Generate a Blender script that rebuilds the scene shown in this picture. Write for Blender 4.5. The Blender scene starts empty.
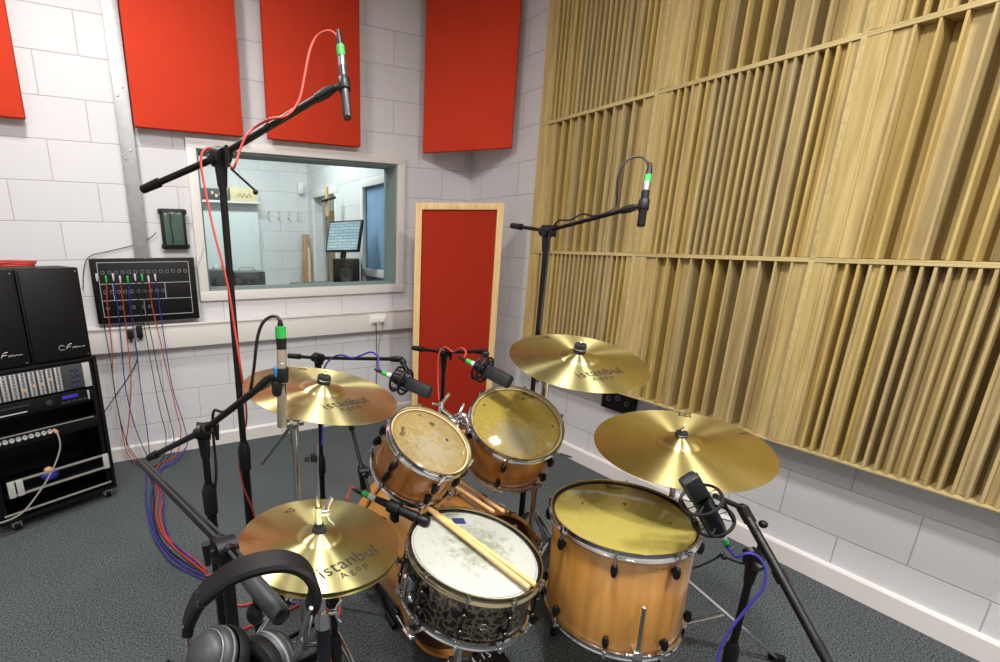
import bpy, bmesh, math, random
from mathutils import Vector, Matrix
random.seed(4)
C = bpy.context.scene.collection
PI = math.pi
V = Vector

# ------------------------------------------------------------------ materials
def lin(c):
    c = c / 255.0
    return c / 12.92 if c <= 0.04045 else ((c + 0.055) / 1.055) ** 2.4
def rgb(r, g, b): return (lin(r), lin(g), lin(b), 1)
MATS = {}
def new_mat(name):
    m = bpy.data.materials.new(name); m.use_nodes = True
    nt = m.node_tree
    return m, nt, nt.nodes['Principled BSDF']
def simple(name, col, rough=0.5, metal=0.0, var=0.08, scale=30, bump=0.0, spec=0.5, coat=0.0, aniso=0.0):
    m, nt, p = new_mat(name)
    n = nt.nodes.new('ShaderNodeTexNoise'); n.inputs['Scale'].default_value = scale; n.inputs['Detail'].default_value = 3
    tc = nt.nodes.new('ShaderNodeTexCoord'); nt.links.new(tc.outputs['Object'], n.inputs['Vector'])
    mx = nt.nodes.new('ShaderNodeMix'); mx.data_type = 'RGBA'
    a = [c * (1 - var) for c in col[:3]] + [1]; b = [min(1, c * (1 + var)) for c in col[:3]] + [1]
    mx.inputs['A'].default_value = a; mx.inputs['B'].default_value = b
    nt.links.new(n.outputs['Fac'], mx.inputs['Factor']); nt.links.new(mx.outputs['Result'], p.inputs['Base Color'])
    p.inputs['Roughness'].default_value = rough; p.inputs['Metallic'].default_value = metal
    p.inputs['Specular IOR Level'].default_value = spec; p.inputs['Coat Weight'].default_value = coat
    p.inputs['Coat Roughness'].default_value = 0.08
    if bump:
        bp = nt.nodes.new('ShaderNodeBump'); bp.inputs['Strength'].default_value = bump; bp.inputs['Distance'].default_value = 0.002
        nt.links.new(n.outputs['Fac'], bp.inputs['Height']); nt.links.new(bp.outputs['Normal'], p.inputs['Normal'])
    MATS[name] = m
    return m
black = simple('black_plastic', rgb(10, 10, 11), 0.45, spec=0.35)
blackm = simple('black_powder_coat', rgb(8, 8, 9), 0.42, spec=0.3)
rubber = simple('black_rubber', rgb(7, 7, 7), 0.55, spec=0.3)
charcoal = simple('charcoal_plastic', rgb(46, 48, 50), 0.5)
darkbox = simple('black_painted_board', rgb(7, 7, 8), 0.5, spec=0.3)
chrome = simple('chrome', rgb(215, 215, 218), 0.14, 1.0, 0.02)
steel = simple('steel', rgb(160, 162, 165), 0.3, 1.0, 0.05)
darkchrome = simple('black_nickel', rgb(72, 70, 66), 0.2, 1.0, 0.05)
bronze_hoop = simple('antique_nickel', rgb(178, 168, 136), 0.2, 1.0, 0.06)
silver = simple('brushed_silver', rgb(196, 196, 194), 0.4, 0.25, 0.04)
champagne = simple('champagne_metal', rgb(188, 178, 160), 0.32, 0.75, 0.04)
green = simple('green_plastic', rgb(40, 165, 70), 0.4)
redc = simple('red_cable', rgb(180, 58, 46), 0.5)
bluec = simple('blue_cable', rgb(48, 44, 136), 0.45)
blackc = simple('black_cable', rgb(12, 12, 13), 0.5)
greyc = simple('grey_cable', rgb(140, 138, 130), 0.5)
whitec = simple('white_cable', rgb(215, 212, 208), 0.5)
whitep = simple('white_paint', rgb(214, 210, 208), 0.45, var=0.02, scale=6)
whitet = simple('white_gloss_paint', rgb(222, 218, 213), 0.35, var=0.02, scale=6)
plug = simple('white_plastic', rgb(236, 234, 228), 0.3, var=0.01)
cream = simple('cream_card', rgb(222, 205, 160), 0.7)
felt = simple('black_felt', rgb(28, 28, 30), 0.95)
bluep = simple('blue_plastic', rgb(50, 60, 160), 0.4)
peach = simple('peach_plastic', rgb(222, 160, 120), 0.5)
navy = simple('navy_tape', rgb(26, 48, 86), 0.6)
ink = simple('black_ink', rgb(38, 34, 26), 0.6, var=0.02)
whiteink = simple('white_print', rgb(200, 200, 200), 0.5, var=0.02)
sensor_blue = simple('blue_clip', rgb(40, 120, 190), 0.4)
knobgrey = simple('light_grey_knob', rgb(206, 206, 202), 0.45)
midgrey = simple('mid_grey_knob', rgb(112, 112, 110), 0.45)
panelgrey = simple('dark_grey_panel', rgb(60, 62, 66), 0.5)
doorblue = simple('blue_door_paint', rgb(120, 152, 186), 0.5, var=0.12, scale=5)
whiteblue = simple('pale_blue_board', rgb(206, 212, 212), 0.5, var=0.03, scale=4)

def fabric(name, col):
    m = simple(name, col, 0.85, var=0.07, scale=9, spec=0.15)
    nt = m.node_tree; p = nt.nodes['Principled BSDF']
    n = nt.nodes.new('ShaderNodeTexNoise'); n.inputs['Scale'].default_value = 700
    tc = nt.nodes.new('ShaderNodeTexCoord'); nt.links.new(tc.outputs['Object'], n.inputs['Vector'])
    b = nt.nodes.new('ShaderNodeBump'); b.inputs['Strength'].default_value = 0.3; b.inputs['Distance'].default_value = 0.001
    nt.links.new(n.outputs['Fac'], b.inputs['Height']); nt.links.new(b.outputs['Normal'], p.inputs['Normal'])
    return m
redfab = fabric('red_orange_fabric', rgb(200, 60, 36))
redfab2 = fabric('deep_red_fabric', rgb(156, 40, 22))

def wood(name, c1, c2, axis='z', rough=0.5, coat=0.0, island=0.0, dens=1.0):
    m, nt, p = new_mat(name)
    tc = nt.nodes.new('ShaderNodeTexCoord'); mp = nt.nodes.new('ShaderNodeMapping')
    s = {'x': (1.2, 18, 18), 'y': (18, 1.2, 18), 'z': (18, 18, 1.2)}[axis]
    mp.inputs['Scale'].default_value = [q * dens for q in s]
    nt.links.new(tc.outputs['Object'], mp.inputs['Vector'])
    n = nt.nodes.new('ShaderNodeTexNoise'); n.inputs['Scale'].default_value = 2.2; n.inputs['Detail'].default_value = 6
    n.inputs['Distortion'].default_value = 1.6 if dens < 1 else 0.6
    nt.links.new(mp.outputs['Vector'], n.inputs['Vector'])
    cr = nt.nodes.new('ShaderNodeValToRGB'); cr.color_ramp.elements[0].color = c1; cr.color_ramp.elements[1].color = c2
    cr.color_ramp.elements[0].position = 0.34; cr.color_ramp.elements[1].position = 0.66
    nt.links.new(n.outputs['Fac'], cr.inputs['Fac'])
    out = cr.outputs['Color']
    if island:
        g = nt.nodes.new('ShaderNodeNewGeometry')
        mr = nt.nodes.new('ShaderNodeMapRange'); mr.inputs['To Min'].default_value = 1 - island; mr.inputs['To Max'].default_value = 1 + island * 0.6
        nt.links.new(g.outputs['Random Per Island'], mr.inputs['Value'])
        hs = nt.nodes.new('ShaderNodeHueSaturation'); nt.links.new(mr.outputs['Result'], hs.inputs['Value'])
        mr2 = nt.nodes.new('ShaderNodeMapRange'); mr2.inputs['To Min'].default_value = 0.9; mr2.inputs['To Max'].default_value = 1.1
        nt.links.new(g.outputs['Random Per Island'], mr2.inputs['Value']); nt.links.new(mr2.outputs['Result'], hs.inputs['Saturation'])
        nt.links.new(out, hs.inputs['Color']); out = hs.outputs['Color']
    nt.links.new(out, p.inputs['Base Color'])
    p.inputs['Roughness'].default_value = rough; p.inputs['Coat Weight'].default_value = coat; p.inputs['Coat Roughness'].default_value = 0.1
    return m
pale = wood('pale_ply', rgb(164, 141, 88), rgb(190, 168, 114), 'z', 0.6, island=0.08)
pale_edge = wood('pale_ply_frame', rgb(174, 154, 102), rgb(192, 173, 122), 'y', 0.55, island=0.04)
pine = wood('pine_batten', rgb(214, 178, 118), rgb(232, 200, 146), 'z', 0.55)
planks = wood('plank_brown', rgb(150, 118, 80), rgb(184, 150, 108), 'z', 0.6)
oak = wood('oak_door', rgb(200, 165, 110), rgb(216, 182, 128), 'z', 0.5)
amber = wood('amber_maple', rgb(146, 88, 26), rgb(174, 112, 42), 'z', 0.3, 0.7, dens=0.6)
maple = wood('honey_maple', rgb(150, 102, 44), rgb(180, 130, 62), 'z', 0.3, 0.7, dens=0.3)
hoopwood = wood('hoop_maple', rgb(172, 118, 54), rgb(192, 138, 68), 'z', 0.3, 0.6)
hickory = wood('hickory', rgb(214, 170, 106), rgb(230, 190, 130), 'z', 0.45)
ivory = simple('ivory_collar', rgb(196, 180, 132), 0.4)
inner = wood('bare_maple_inside', rgb(206, 176, 90), rgb(222, 194, 112), 'z', 0.5)

def wallmat(name, axis, sx):
    m, nt, p = new_mat(name)
    tc = nt.nodes.new('ShaderNodeTexCoord'); sp = nt.nodes.new('ShaderNodeSeparateXYZ'); cb = nt.nodes.new('ShaderNodeCombineXYZ')
    nt.links.new(tc.outputs['Object'], sp.inputs['Vector'])
    ad = nt.nodes.new('ShaderNodeMath'); ad.operation = 'ADD'; ad.inputs[1].default_value = sx + 45
    nt.links.new(sp.outputs[axis], ad.inputs[0]); nt.links.new(ad.outputs[0], cb.inputs['X'])
    az = nt.nodes.new('ShaderNodeMath'); az.operation = 'ADD'; az.inputs[1].default_value = -0.009
    nt.links.new(sp.outputs['Z'], az.inputs[0]); nt.links.new(az.outputs[0], cb.inputs['Y'])
    br = nt.nodes.new('ShaderNodeTexBrick'); br.offset = 0.5
    br.inputs['Scale'].default_value = 1; br.inputs['Brick Width'].default_value = 0.45; br.inputs['Row Height'].default_value = 0.225
    br.inputs['Mortar Size'].default_value = 0.004; br.inputs['Mortar Smooth'].default_value = 0.9
    br.inputs['Color1'].default_value = rgb(214, 213, 214); br.inputs['Color2'].default_value = rgb(210, 209, 211)
    br.inputs['Mortar'].default_value = rgb(178, 174, 173)
    nt.links.new(cb.outputs['Vector'], br.inputs['Vector']); nt.links.new(br.outputs['Color'], p.inputs['Base Color'])
    n = nt.nodes.new('ShaderNodeTexNoise'); n.inputs['Scale'].default_value = 60; n.inputs['Detail'].default_value = 5
    nt.links.new(tc.outputs['Object'], n.inputs['Vector'])
    n2 = nt.nodes.new('ShaderNodeMath'); n2.operation = 'MULTIPLY'; n2.inputs[1].default_value = 0.12; nt.links.new(n.outputs['Fac'], n2.inputs[0])
    sb = nt.nodes.new('ShaderNodeMath'); sb.operation = 'SUBTRACT'
    nt.links.new(n2.outputs[0], sb.inputs[0]); nt.links.new(br.outputs['Fac'], sb.inputs[1])
    b = nt.nodes.new('ShaderNodeBump'); b.inputs['Strength'].default_value = 0.5; b.inputs['Distance'].default_value = 0.004
    nt.links.new(sb.outputs[0], b.inputs['Height']); nt.links.new(b.outputs['Normal'], p.inputs['Normal'])
    p.inputs['Roughness'].default_value = 0.55
    return m
blockL = wallmat('painted_block_left', 'X', 0.055)
blockR = wallmat('painted_block_right', 'Y', -0.081)

def carpetmat():
    m, nt, p = new_mat('carpet_pile')
    tc = nt.nodes.new('ShaderNodeTexCoord')
    n = nt.nodes.new('ShaderNodeTexNoise'); n.inputs['Scale'].default_value = 150; n.inputs['Detail'].default_value = 4; n.inputs['Roughness'].default_value = 0.85
    n2 = nt.nodes.new('ShaderNodeTexNoise'); n2.inputs['Scale'].default_value = 3
    nt.links.new(tc.outputs['Object'], n.inputs['Vector']); nt.links.new(tc.outputs['Object'], n2.inputs['Vector'])
    cr = nt.nodes.new('ShaderNodeValToRGB')
    cr.color_ramp.elements[0].position = 0.40; cr.color_ramp.elements[0].color = rgb(30, 34, 36)
    cr.color_ramp.elements[1].position = 0.62; cr.color_ramp.elements[1].color = rgb(116, 124, 124)
    nt.links.new(n.outputs['Fac'], cr.inputs['Fac'])
    hs = nt.nodes.new('ShaderNodeHueSaturation'); mr = nt.nodes.new('ShaderNodeMapRange')
    mr.inputs['To Min'].default_value = 0.9; mr.inputs['To Max'].default_value = 1.1
    nt.links.new(n2.outputs['Fac'], mr.inputs['Value']); nt.links.new(mr.outputs['Result'], hs.inputs['Value'])
    nt.links.new(cr.outputs['Color'], hs.inputs['Color']); nt.links.new(hs.outputs['Color'], p.inputs['Base Color'])
    b = nt.nodes.new('ShaderNodeBump'); b.inputs['Strength'].default_value = 0.7; b.inputs['Distance'].default_value = 0.006
    nt.links.new(n.outputs['Fac'], b.inputs['Height']); nt.links.new(b.outputs['Normal'], p.inputs['Normal'])
    p.inputs['Roughness'].default_value = 0.95; p.inputs['Specular IOR Level'].default_value = 0.1
    return m
carpet = carpetmat()

def glassmat(name, tint=(1, 1, 1, 1), gloss=0.1):
    m, nt, p = new_mat(name); nt.nodes.remove(p)
    out = nt.nodes['Material Output']
    t = nt.nodes.new('ShaderNodeBsdfTransparent'); t.inputs['Color'].default_value = tint
    g = nt.nodes.new('ShaderNodeBsdfGlossy'); g.inputs['Roughness'].default_value = 0.02
    fr = nt.nodes.new('ShaderNodeFresnel'); fr.inputs['IOR'].default_value = 1.45
    mx = nt.nodes.new('ShaderNodeMixShader')
    nt.links.new(fr.outputs[0], mx.inputs[0]); nt.links.new(t.outputs[0], mx.inputs[1]); nt.links.new(g.outputs[0], mx.inputs[2])
    nt.links.new(mx.outputs[0], out.inputs['Surface'])
    return m
glass = glassmat('window_glass', (0.93, 0.98, 0.96, 1))

def brassmat(name, col, rough):
    m, nt, p = new_mat(name)
    tc = nt.nodes.new('ShaderNodeTexCoord')
    sp = nt.nodes.new('ShaderNodeSeparateXYZ'); nt.links.new(tc.outputs['Object'], sp.inputs[0])
    cb = nt.nodes.new('ShaderNodeCombineXYZ'); nt.links.new(sp.outputs[0], cb.inputs[0]); nt.links.new(sp.outputs[1], cb.inputs[1])
    ln = nt.nodes.new('ShaderNodeVectorMath'); ln.operation = 'LENGTH'; nt.links.new(cb.outputs[0], ln.inputs[0])
    # concentric lathe marks: noise sampled on the radius
    n = nt.nodes.new('ShaderNodeTexNoise'); n.noise_dimensions = '1D'; n.inputs['Scale'].default_value = 260; n.inputs['Detail'].default_value = 2
    nt.links.new(ln.outputs['Value'], n.inputs['W'])
    n2 = nt.nodes.new('ShaderNodeTexNoise'); n2.inputs['Scale'].default_value = 9; n2.inputs['Detail'].default_value = 5
    nt.links.new(tc.outputs['Object'], n2.inputs['Vector'])
    cr = nt.nodes.new('ShaderNodeValToRGB')
    cr.color_ramp.elements[0].position = 0.3; cr.color_ramp.elements[0].color = [c * 0.82 for c in col[:3]] + [1]
    cr.color_ramp.elements[1].position = 0.72; cr.color_ramp.elements[1].color = col
    nt.links.new(n2.outputs['Fac'], cr.inputs['Fac']); nt.links.new(cr.outputs['Color'], p.inputs['Base Color'])
    b = nt.nodes.new('ShaderNodeBump'); b.inputs['Strength'].default_value = 0.2; b.inputs['Distance'].default_value = 0.0005
    nt.links.new(n.outputs['Fac'], b.inputs['Height']); nt.links.new(b.outputs['Normal'], p.inputs['Normal'])
    p.inputs['Metallic'].default_value = 1; p.inputs['Roughness'].default_value = rough
    p.inputs['Anisotropic'].default_value = 0.95; p.inputs['Anisotropic Rotation'].default_value = 0.25
    tg = nt.nodes.new('ShaderNodeTangent'); tg.direction_type = 'RADIAL'; tg.axis = 'Z'
    nt.links.new(tg.outputs[0], p.inputs['Tangent'])
    return m
brass = brassmat('cymbal_bronze', rgb(240, 230, 164), 0.32)
brass_dark = brassmat('ride_bronze', rgb(232, 216, 148), 0.33)

def headmat(name, col, alpha, rough=0.08, scuff=0.0, spot=(0, 0, 0.1)):
    m, nt, p = new_mat(name)
    tc = nt.nodes.new('ShaderNodeTexCoord')
    n = nt.nodes.new('ShaderNodeTexNoise'); n.inputs['Scale'].default_value = 45; n.inputs['Detail'].default_value = 8; n.inputs['Roughness'].default_value = 0.75
    nt.links.new(tc.outputs['Object'], n.inputs['Vector'])
    # worn patch: distance from the place the sticks hit
    sb = nt.nodes.new('ShaderNodeVectorMath'); sb.operation = 'DISTANCE'; nt.links.new(tc.outputs['Object'], sb.inputs[0])
    sb.inputs[1].default_value = (spot[0], spot[1], spot[2])
    mr = nt.nodes.new('ShaderNodeMapRange'); mr.inputs['From Min'].default_value = 0.0; mr.inputs['From Max'].default_value = 0.13
    mr.inputs['To Min'].default_value = 1; mr.inputs['To Max'].default_value = 0
    nt.links.new(sb.outputs['Value'], mr.inputs['Value'])
    mu = nt.nodes.new('ShaderNodeMath'); mu.operation = 'MULTIPLY_ADD'
    nt.links.new(mr.outputs['Result'], mu.inputs[0]); mu.inputs[1].default_value = 0.3; nt.links.new(n.outputs['Fac'], mu.inputs[2])
    cr = nt.nodes.new('ShaderNodeValToRGB'); cr.color_ramp.elements[0].position = 0.56; cr.color_ramp.elements[1].position = 0.74
    cr.color_ramp.elements[0].color = (0, 0, 0, 1); cr.color_ramp.elements[1].color = (1, 1, 1, 1)
    nt.links.new(mu.outputs[0], cr.inputs['Fac'])
    sc = nt.nodes.new('ShaderNodeMath'); sc.operation = 'MULTIPLY'; sc.inputs[1].default_value = scuff
    nt.links.new(cr.outputs['Color'], sc.inputs[0])
    mx = nt.nodes.new('ShaderNodeMix'); mx.data_type = 'RGBA'; mx.inputs['A'].default_value = col
    mx.inputs['B'].default_value = rgb(146, 140, 122) if alpha < 1 else rgb(120, 124, 100)
    nt.links.new(sc.outputs[0], mx.inputs['Factor']); nt.links.new(mx.outputs['Result'], p.inputs['Base Color'])
    al = nt.nodes.new('ShaderNodeMath'); al.operation = 'MULTIPLY_ADD'; al.use_clamp = True
    nt.links.new(sc.outputs[0], al.inputs[0]); al.inputs[1].default_value = 0.5; al.inputs[2].default_value = alpha
    nt.links.new(al.outputs[0], p.inputs['Alpha'])
    p.inputs['Roughness'].default_value = rough; p.inputs['Coat Weight'].default_value = 0.6 if alpha < 1 else 0.0; p.inputs['Coat Roughness'].default_value = 0.05
    return m
head_tom = headmat('clear_scuffed_head', rgb(170, 148, 96), 0.55, 0.15, 0.75, (0.0, -0.03, 0.17))
head_tom2 = headmat('clear_scuffed_head_large', rgb(190, 168, 80), 0.5, 0.12, 0.9, (-0.045, -0.06, 0.20))
head_floor = headmat('clear_amber_head', rgb(184, 170, 88), 0.55, 0.07, 0.05)
head_snare = headmat('white_coated_head', rgb(176, 178, 170), 1.0, 0.55, 0.8, (0.02, 0.016, 0.165))
head_dark = headmat('dark_bass_head', rgb(66, 40, 28), 1.0, 0.25, 0.0)

def marblemat():
    m, nt, p = new_mat('black_leopard_wrap')
    tc = nt.nodes.new('ShaderNodeTexCoord')
    n = nt.nodes.new('ShaderNodeTexNoise'); n.inputs['Scale'].default_value = 30
    nt.links.new(tc.outputs['Object'], n.inputs['Vector'])
    mxv = nt.nodes.new('ShaderNodeMix'); mxv.data_type = 'VECTOR'; mxv.inputs['Factor'].default_value = 0.05
    nt.links.new(tc.outputs['Object'], mxv.inputs['A']); nt.links.new(n.outputs['Color'], mxv.inputs['B'])
    v = nt.nodes.new('ShaderNodeTexVoronoi'); v.feature = 'DISTANCE_TO_EDGE'; v.inputs['Scale'].default_value = 42
    nt.links.new(mxv.outputs['Result'], v.inputs['Vector'])
    cr = nt.nodes.new('ShaderNodeValToRGB')
    cr.color_ramp.elements[0].position = 0.0; cr.color_ramp.elements[0].color = rgb(104, 94, 70)
    cr.color_ramp.elements[1].position = 0.15; cr.color_ramp.elements[1].color = rgb(10, 9, 8)
    nt.links.new(v.outputs['Distance'], cr.inputs['Fac']); nt.links.new(cr.outputs['Color'], p.inputs['Base Color'])
    p.inputs['Roughness'].default_value = 0.25; p.inputs['Metallic'].default_value = 0.4; p.inputs['Coat Weight'].default_value = 0.6
    return m
leopard = marblemat()

def emit(name, col, s):
    m, nt, p = new_mat(name)
    p.inputs['Base Color'].default_value = (0, 0, 0, 1)
    p.inputs['Emission Color'].default_value = col; p.inputs['Emission Strength'].default_value = s
    return m
def screenmat():
    m, nt, p = new_mat('monitor_screen')
    tc = nt.nodes.new('ShaderNodeTexCoord'); mp = nt.nodes.new('ShaderNodeMapping')
    nt.links.new(tc.outputs['Object'], mp.inputs['Vector'])
    br = nt.nodes.new('ShaderNodeTexBrick'); br.inputs['Scale'].default_value = 1; br.inputs['Brick Width'].default_value = 0.11; br.inputs['Row Height'].default_value = 0.028
    br.inputs['Color1'].default_value = rgb(165, 195, 212); br.inputs['Color2'].default_value = rgb(205, 220, 226); br.inputs['Mortar'].default_value = rgb(120, 152, 176)
    br.inputs['Mortar Size'].default_value = 0.003
    sp = nt.nodes.new('ShaderNodeSeparateXYZ'); cb = nt.nodes.new('ShaderNodeCombineXYZ')
    nt.links.new(mp.outputs[0], sp.inputs[0]); nt.links.new(sp.outputs[0], cb.inputs[0]); nt.links.new(sp.outputs[2], cb.inputs[1])
    nt.links.new(cb.outputs[0], br.inputs['Vector'])
    nt.links.new(br.outputs['Color'], p.inputs['Emission Color']); p.inputs['Emission Strength'].default_value = 0.8
    p.inputs['Base Color'].default_value = (0.02, 0.02, 0.02, 1); p.inputs['Roughness'].default_value = 0.2
    return m
screen = screenmat()
lampface = emit('lamp_diffuser', (1, 0.96, 0.9, 1), 8)
galv = simple('galvanised_steel', rgb(160, 160, 160), 0.45, 0.7, 0.18, 25)
darkgreen_glass = simple('dark_green_glass', rgb(66, 88, 74), 0.15, var=0.25, scale=14)
reveal = simple('grey_green_lining', rgb(128, 142, 138), 0.7)
ceilm = simple('ceiling_white', rgb(196, 192, 186), 0.8, var=0.02, scale=3)

# ------------------------------------------------------------------ geometry
class MB:
    def __init__(s): s.v = []; s.f = []; s.sm = []
    def add(s, vs, fs, smooth=True):
        o = len(s.v); s.v += [V(q) for q in vs]
        for f in fs: s.f.append([i + o for i in f]); s.sm.append(smooth)
        return s
    def box(s, c, size, rot=None, bev=0.0, M=None):
        bm = bmesh.new(); bmesh.ops.create_cube(bm, size=1.0)
        bmesh.ops.scale(bm, vec=size, verts=bm.verts)
        if bev > 0:
            bmesh.ops.bevel(bm, geom=list(bm.edges), offset=min(bev, min(size) * 0.45), segments=2, affect='EDGES', profile=0.6)
        bm.verts.ensure_lookup_table()
        T = M if M is not None else Matrix.Translation(c) @ (rot.to_4x4() if rot is not None else Matrix())
        vs = [T @ q.co for q in bm.verts]; fs = [[q.index for q in f.verts] for f in bm.faces]
        bm.free()
        return s.add(vs, fs, bev > 0)
    def lathe(s, prof, M=None, n=32, close=False):
        M = M or Matrix(); vs = []; fs = []; k = len(prof)
        for i in range(n):
            a = 2 * PI * i / n; ca, sa = math.cos(a), math.sin(a)
            for r, z in prof: vs.append(M @ V((r * ca, r * sa, z)))
        for i in range(n):
            j = (i + 1) % n
            for q in range(k - 1 + (1 if close else 0)):
                q2 = (q + 1) % k
                if prof[q][0] < 1e-6 and prof[q2][0] < 1e-6: continue
                fs.append([i * k + q, j * k + q, j * k + q2, i * k + q2])
        return s.add(vs, fs)
    def tube(s, pts, r, n=10, smooth=0, caps=True):
        pts = [V(p) for p in pts]
        if smooth: pts = catmull(pts, smooth)
        rs = r if isinstance(r, (list, tuple)) else [r] * len(pts)
        if len(rs) != len(pts): rs = [rs[0] + (rs[-1] - rs[0]) * i / (len(pts) - 1) for i in range(len(pts))]
        vs = []; fs = []; up = None
        for i, p in enumerate(pts):
            t = (pts[min(i + 1, len(pts) - 1)] - pts[max(i - 1, 0)]).normalized()
            if up is None:
                up = t.orthogonal().normalized()
            else:
                up = (up - t * up.dot(t))
                up = up.normalized() if up.length > 1e-6 else t.orthogonal().normalized()
            b = t.cross(up)
            for k in range(n):
                a = 2 * PI * k / n
                vs.append(p + (up * math.cos(a) + b * math.sin(a)) * rs[i])
        for i in range(len(pts) - 1):
            for k in range(n):
                k2 = (k + 1) % n
                fs.append([i * n + k, i * n + k2, (i + 1) * n + k2, (i + 1) * n + k])
        s.add(vs, fs)
        if caps:
            s.add(vs[:n], [list(range(n))[::-1]], False); s.add(vs[-n:], [list(range(n))], False)
        return s
    def ball(s, c, r, sc=(1, 1, 1), n=14, rot=None):
        prof = [(math.sin(PI * i / n) * r, -math.cos(PI * i / n) * r) for i in range(n + 1)]
        M = Matrix.Translation(c) @ (rot.to_4x4() if rot is not None else Matrix()) @ Matrix.Diagonal((*sc, 1))
        return s.lathe(prof, M, 2 * n)
    def poly(s, pts, faces, smooth=False): return s.add(pts, faces, smooth)
def catmull(p, k):
    out = []
    for i in range(len(p) - 1):
        a = p[max(i - 1, 0)]; b = p[i]; c = p[i + 1]; d = p[min(i + 2, len(p) - 1)]
        for j in range(k):
            t = j / k
            out.append(0.5 * ((2 * b) + (c - a) * t + (2 * a - 5 * b + 4 * c - d) * t * t + (3 * b - a - 3 * c + d) * t ** 3))
    out.append(p[-1]); return out
def axisM(p, d, x=None):
    d = V(d).normalized()
    x = V(x) if x is not None else d.orthogonal()
    x = (x - d * x.dot(d)).normalized(); y = d.cross(x)
    M = Matrix((x, y, d)).transposed().to_4x4(); M.translation = V(p)
    return M
def drumM(c, n):
    n = V(n).normalized(); x = V((0, 1, 0)).cross(n).normalized(); y = n.cross(x)
    M = Matrix((x, y, n)).transposed().to_4x4(); M.translation = V(c)
    return M
def thing(name, label, cat, loc=(0, 0, 0), M=None, group=None):
    o = bpy.data.objects.new(name, None); C.objects.link(o)
    o.empty_display_size = 0.05
    o.matrix_world = M if M is not None else Matrix.Translation(loc)
    o['mw'] = [x for r in o.matrix_world for x in r]
    o['label'] = label; o['category'] = cat
    if group: o['group'] = group
    return o
WM = {}
def part(name, mb, mat, parent=None, local=False, label=None, sharp=40):
    """one mesh object; mb is in world space unless local"""
    me = bpy.data.meshes.new(name)
    pm = WM[parent.name] if parent is not None and parent.name in WM else (parent.matrix_world.copy() if parent is not None and parent.type == 'EMPTY' else Matrix())
    if local or parent is None: vs = mb.v
    else:
        inv = pm.inverted(); vs = [inv @ q for q in mb.v]
    me.from_pydata([tuple(q) for q in vs], [], mb.f)
    me.polygons.foreach_set('use_smooth', mb.sm)
    me.materials.append(mat); me.update()
    if any(mb.sm): me.set_sharp_from_angle(angle=math.radians(sharp))
    o = bpy.data.objects.new(name, me); C.objects.link(o)
    if parent is not None:
        o.parent = parent; o.matrix_parent_inverse = Matrix()
        WM[o.name] = pm
    if label: o['label'] = label
    return o
def tag(o, label, cat, group=None):
    o['label'] = label; o['category'] = cat
    if group: o['group'] = group
    return o
def struct(name, mb, mat):
    o = part(name, mb, mat); o['kind'] = 'structure'; return o
def lone(name, mb, mat, label, cat, loc, group=None):
    """a thing that is one mesh with its origin at its base"""
    loc = V(loc)
    mb.v = [q - loc for q in mb.v]
    o = part(name, mb, mat); o.location = loc
    return tag(o, label, cat, group)
def text_mb(txt, size, spacing=1.0):
    cu = bpy.data.curves.new('t', 'FONT'); cu.body = txt; cu.size = size; cu.space_character = spacing
    cu.align_x = 'CENTER'; cu.align_y = 'CENTER'; cu.resolution_u = 3
    ob = bpy.data.objects.new('t', cu); C.objects.link(ob)
    bpy.context.view_layer.update()
    me = bpy.data.meshes.new_from_object(ob)
    vs = [q.co.copy() for q in me.vertices]; fs = [list(p.vertices) for p in me.polygons]
    bpy.data.objects.remove(ob); bpy.data.curves.remove(cu); bpy.data.meshes.remove(me)
    return vs, fs

# ------------------------------------------------------------------ the room
XL, YB, H = -5.2, -6.2, 3.3
WX0, WX1, WZ0, WZ1 = -2.17, -0.70, 1.14, 2.045
m = MB(); m.box(((XL) / 2, YB / 2, -0.05), (-XL + 0.4, -YB + 0.4, 0.1)); struct('floor', m, carpet)
m = MB(); m.box((XL / 2, YB / 2, H + 0.05), (-XL + 0.4, -YB + 0.4, 0.1)); struct('ceiling', m, ceilm)
m = MB(); T = 0.2
m.box(((XL + WX0) / 2, T / 2, H / 2), (WX0 - XL, T, H)); m.box((WX1 / 2 + 0.1, T / 2, H / 2), (-WX1 + 0.2, T, H))
m.box(((WX0 + WX1) / 2, T / 2, WZ0 / 2), (WX1 - WX0, T, WZ0)); m.box(((WX0 + WX1) / 2, T / 2, (WZ1 + H) / 2), (WX1 - WX0, T, H - WZ1))
struct('wall_left', m, blockL)
m = MB(); m.box((0.1, YB / 2, H / 2), (0.2, -YB, H)); struct('wall_right', m, blockR)
m = MB(); m.box((XL / 2, YB - 0.1, H / 2), (-XL + 0.4, 0.2, H)); struct('wall_back', m, whitep)
m = MB(); m.box((XL - 0.1, YB / 2, H / 2), (0.2, -YB, H)); struct('wall_side', m, whitep)
def skirt(name, p0, p1, nrm):
    p0 = V(p0); p1 = V(p1); n = V(nrm); m = MB()
    prof = [(0, 0), (0.018, 0), (0.018, 0.088), (0.012, 0.098), (0, 0.1)]
    vs = []
    for p in (p0, p1):
        for a, z in prof: vs.append(p + n * a + V((0, 0, z)))
    k = len(prof)
    fs = [[i, (i + 1) % k, k + (i + 1) % k, k + i] for i in range(k)] + [list(range(k))[::-1], list(range(k, 2 * k))]
    m.add(vs, fs, False)
    return struct(name, m, whitet)
skirt('baseboard_left', (XL, 0, 0), (0, 0, 0), (0, -1, 0))
skirt('baseboard_right', (0, 0, 0), (0, YB, 0), (-1, 0, 0))
# boxed dado trunking along the window wall
m = MB(); m.box((XL / 2, -0.035, 0.857), (-XL, 0.07, 0.165), bev=0.006)
m.box((XL / 2, -0.040, 0.932), (-XL, 0.08, 0.012), bev=0.003)
struct('trim_1', m, whitet)
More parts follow.
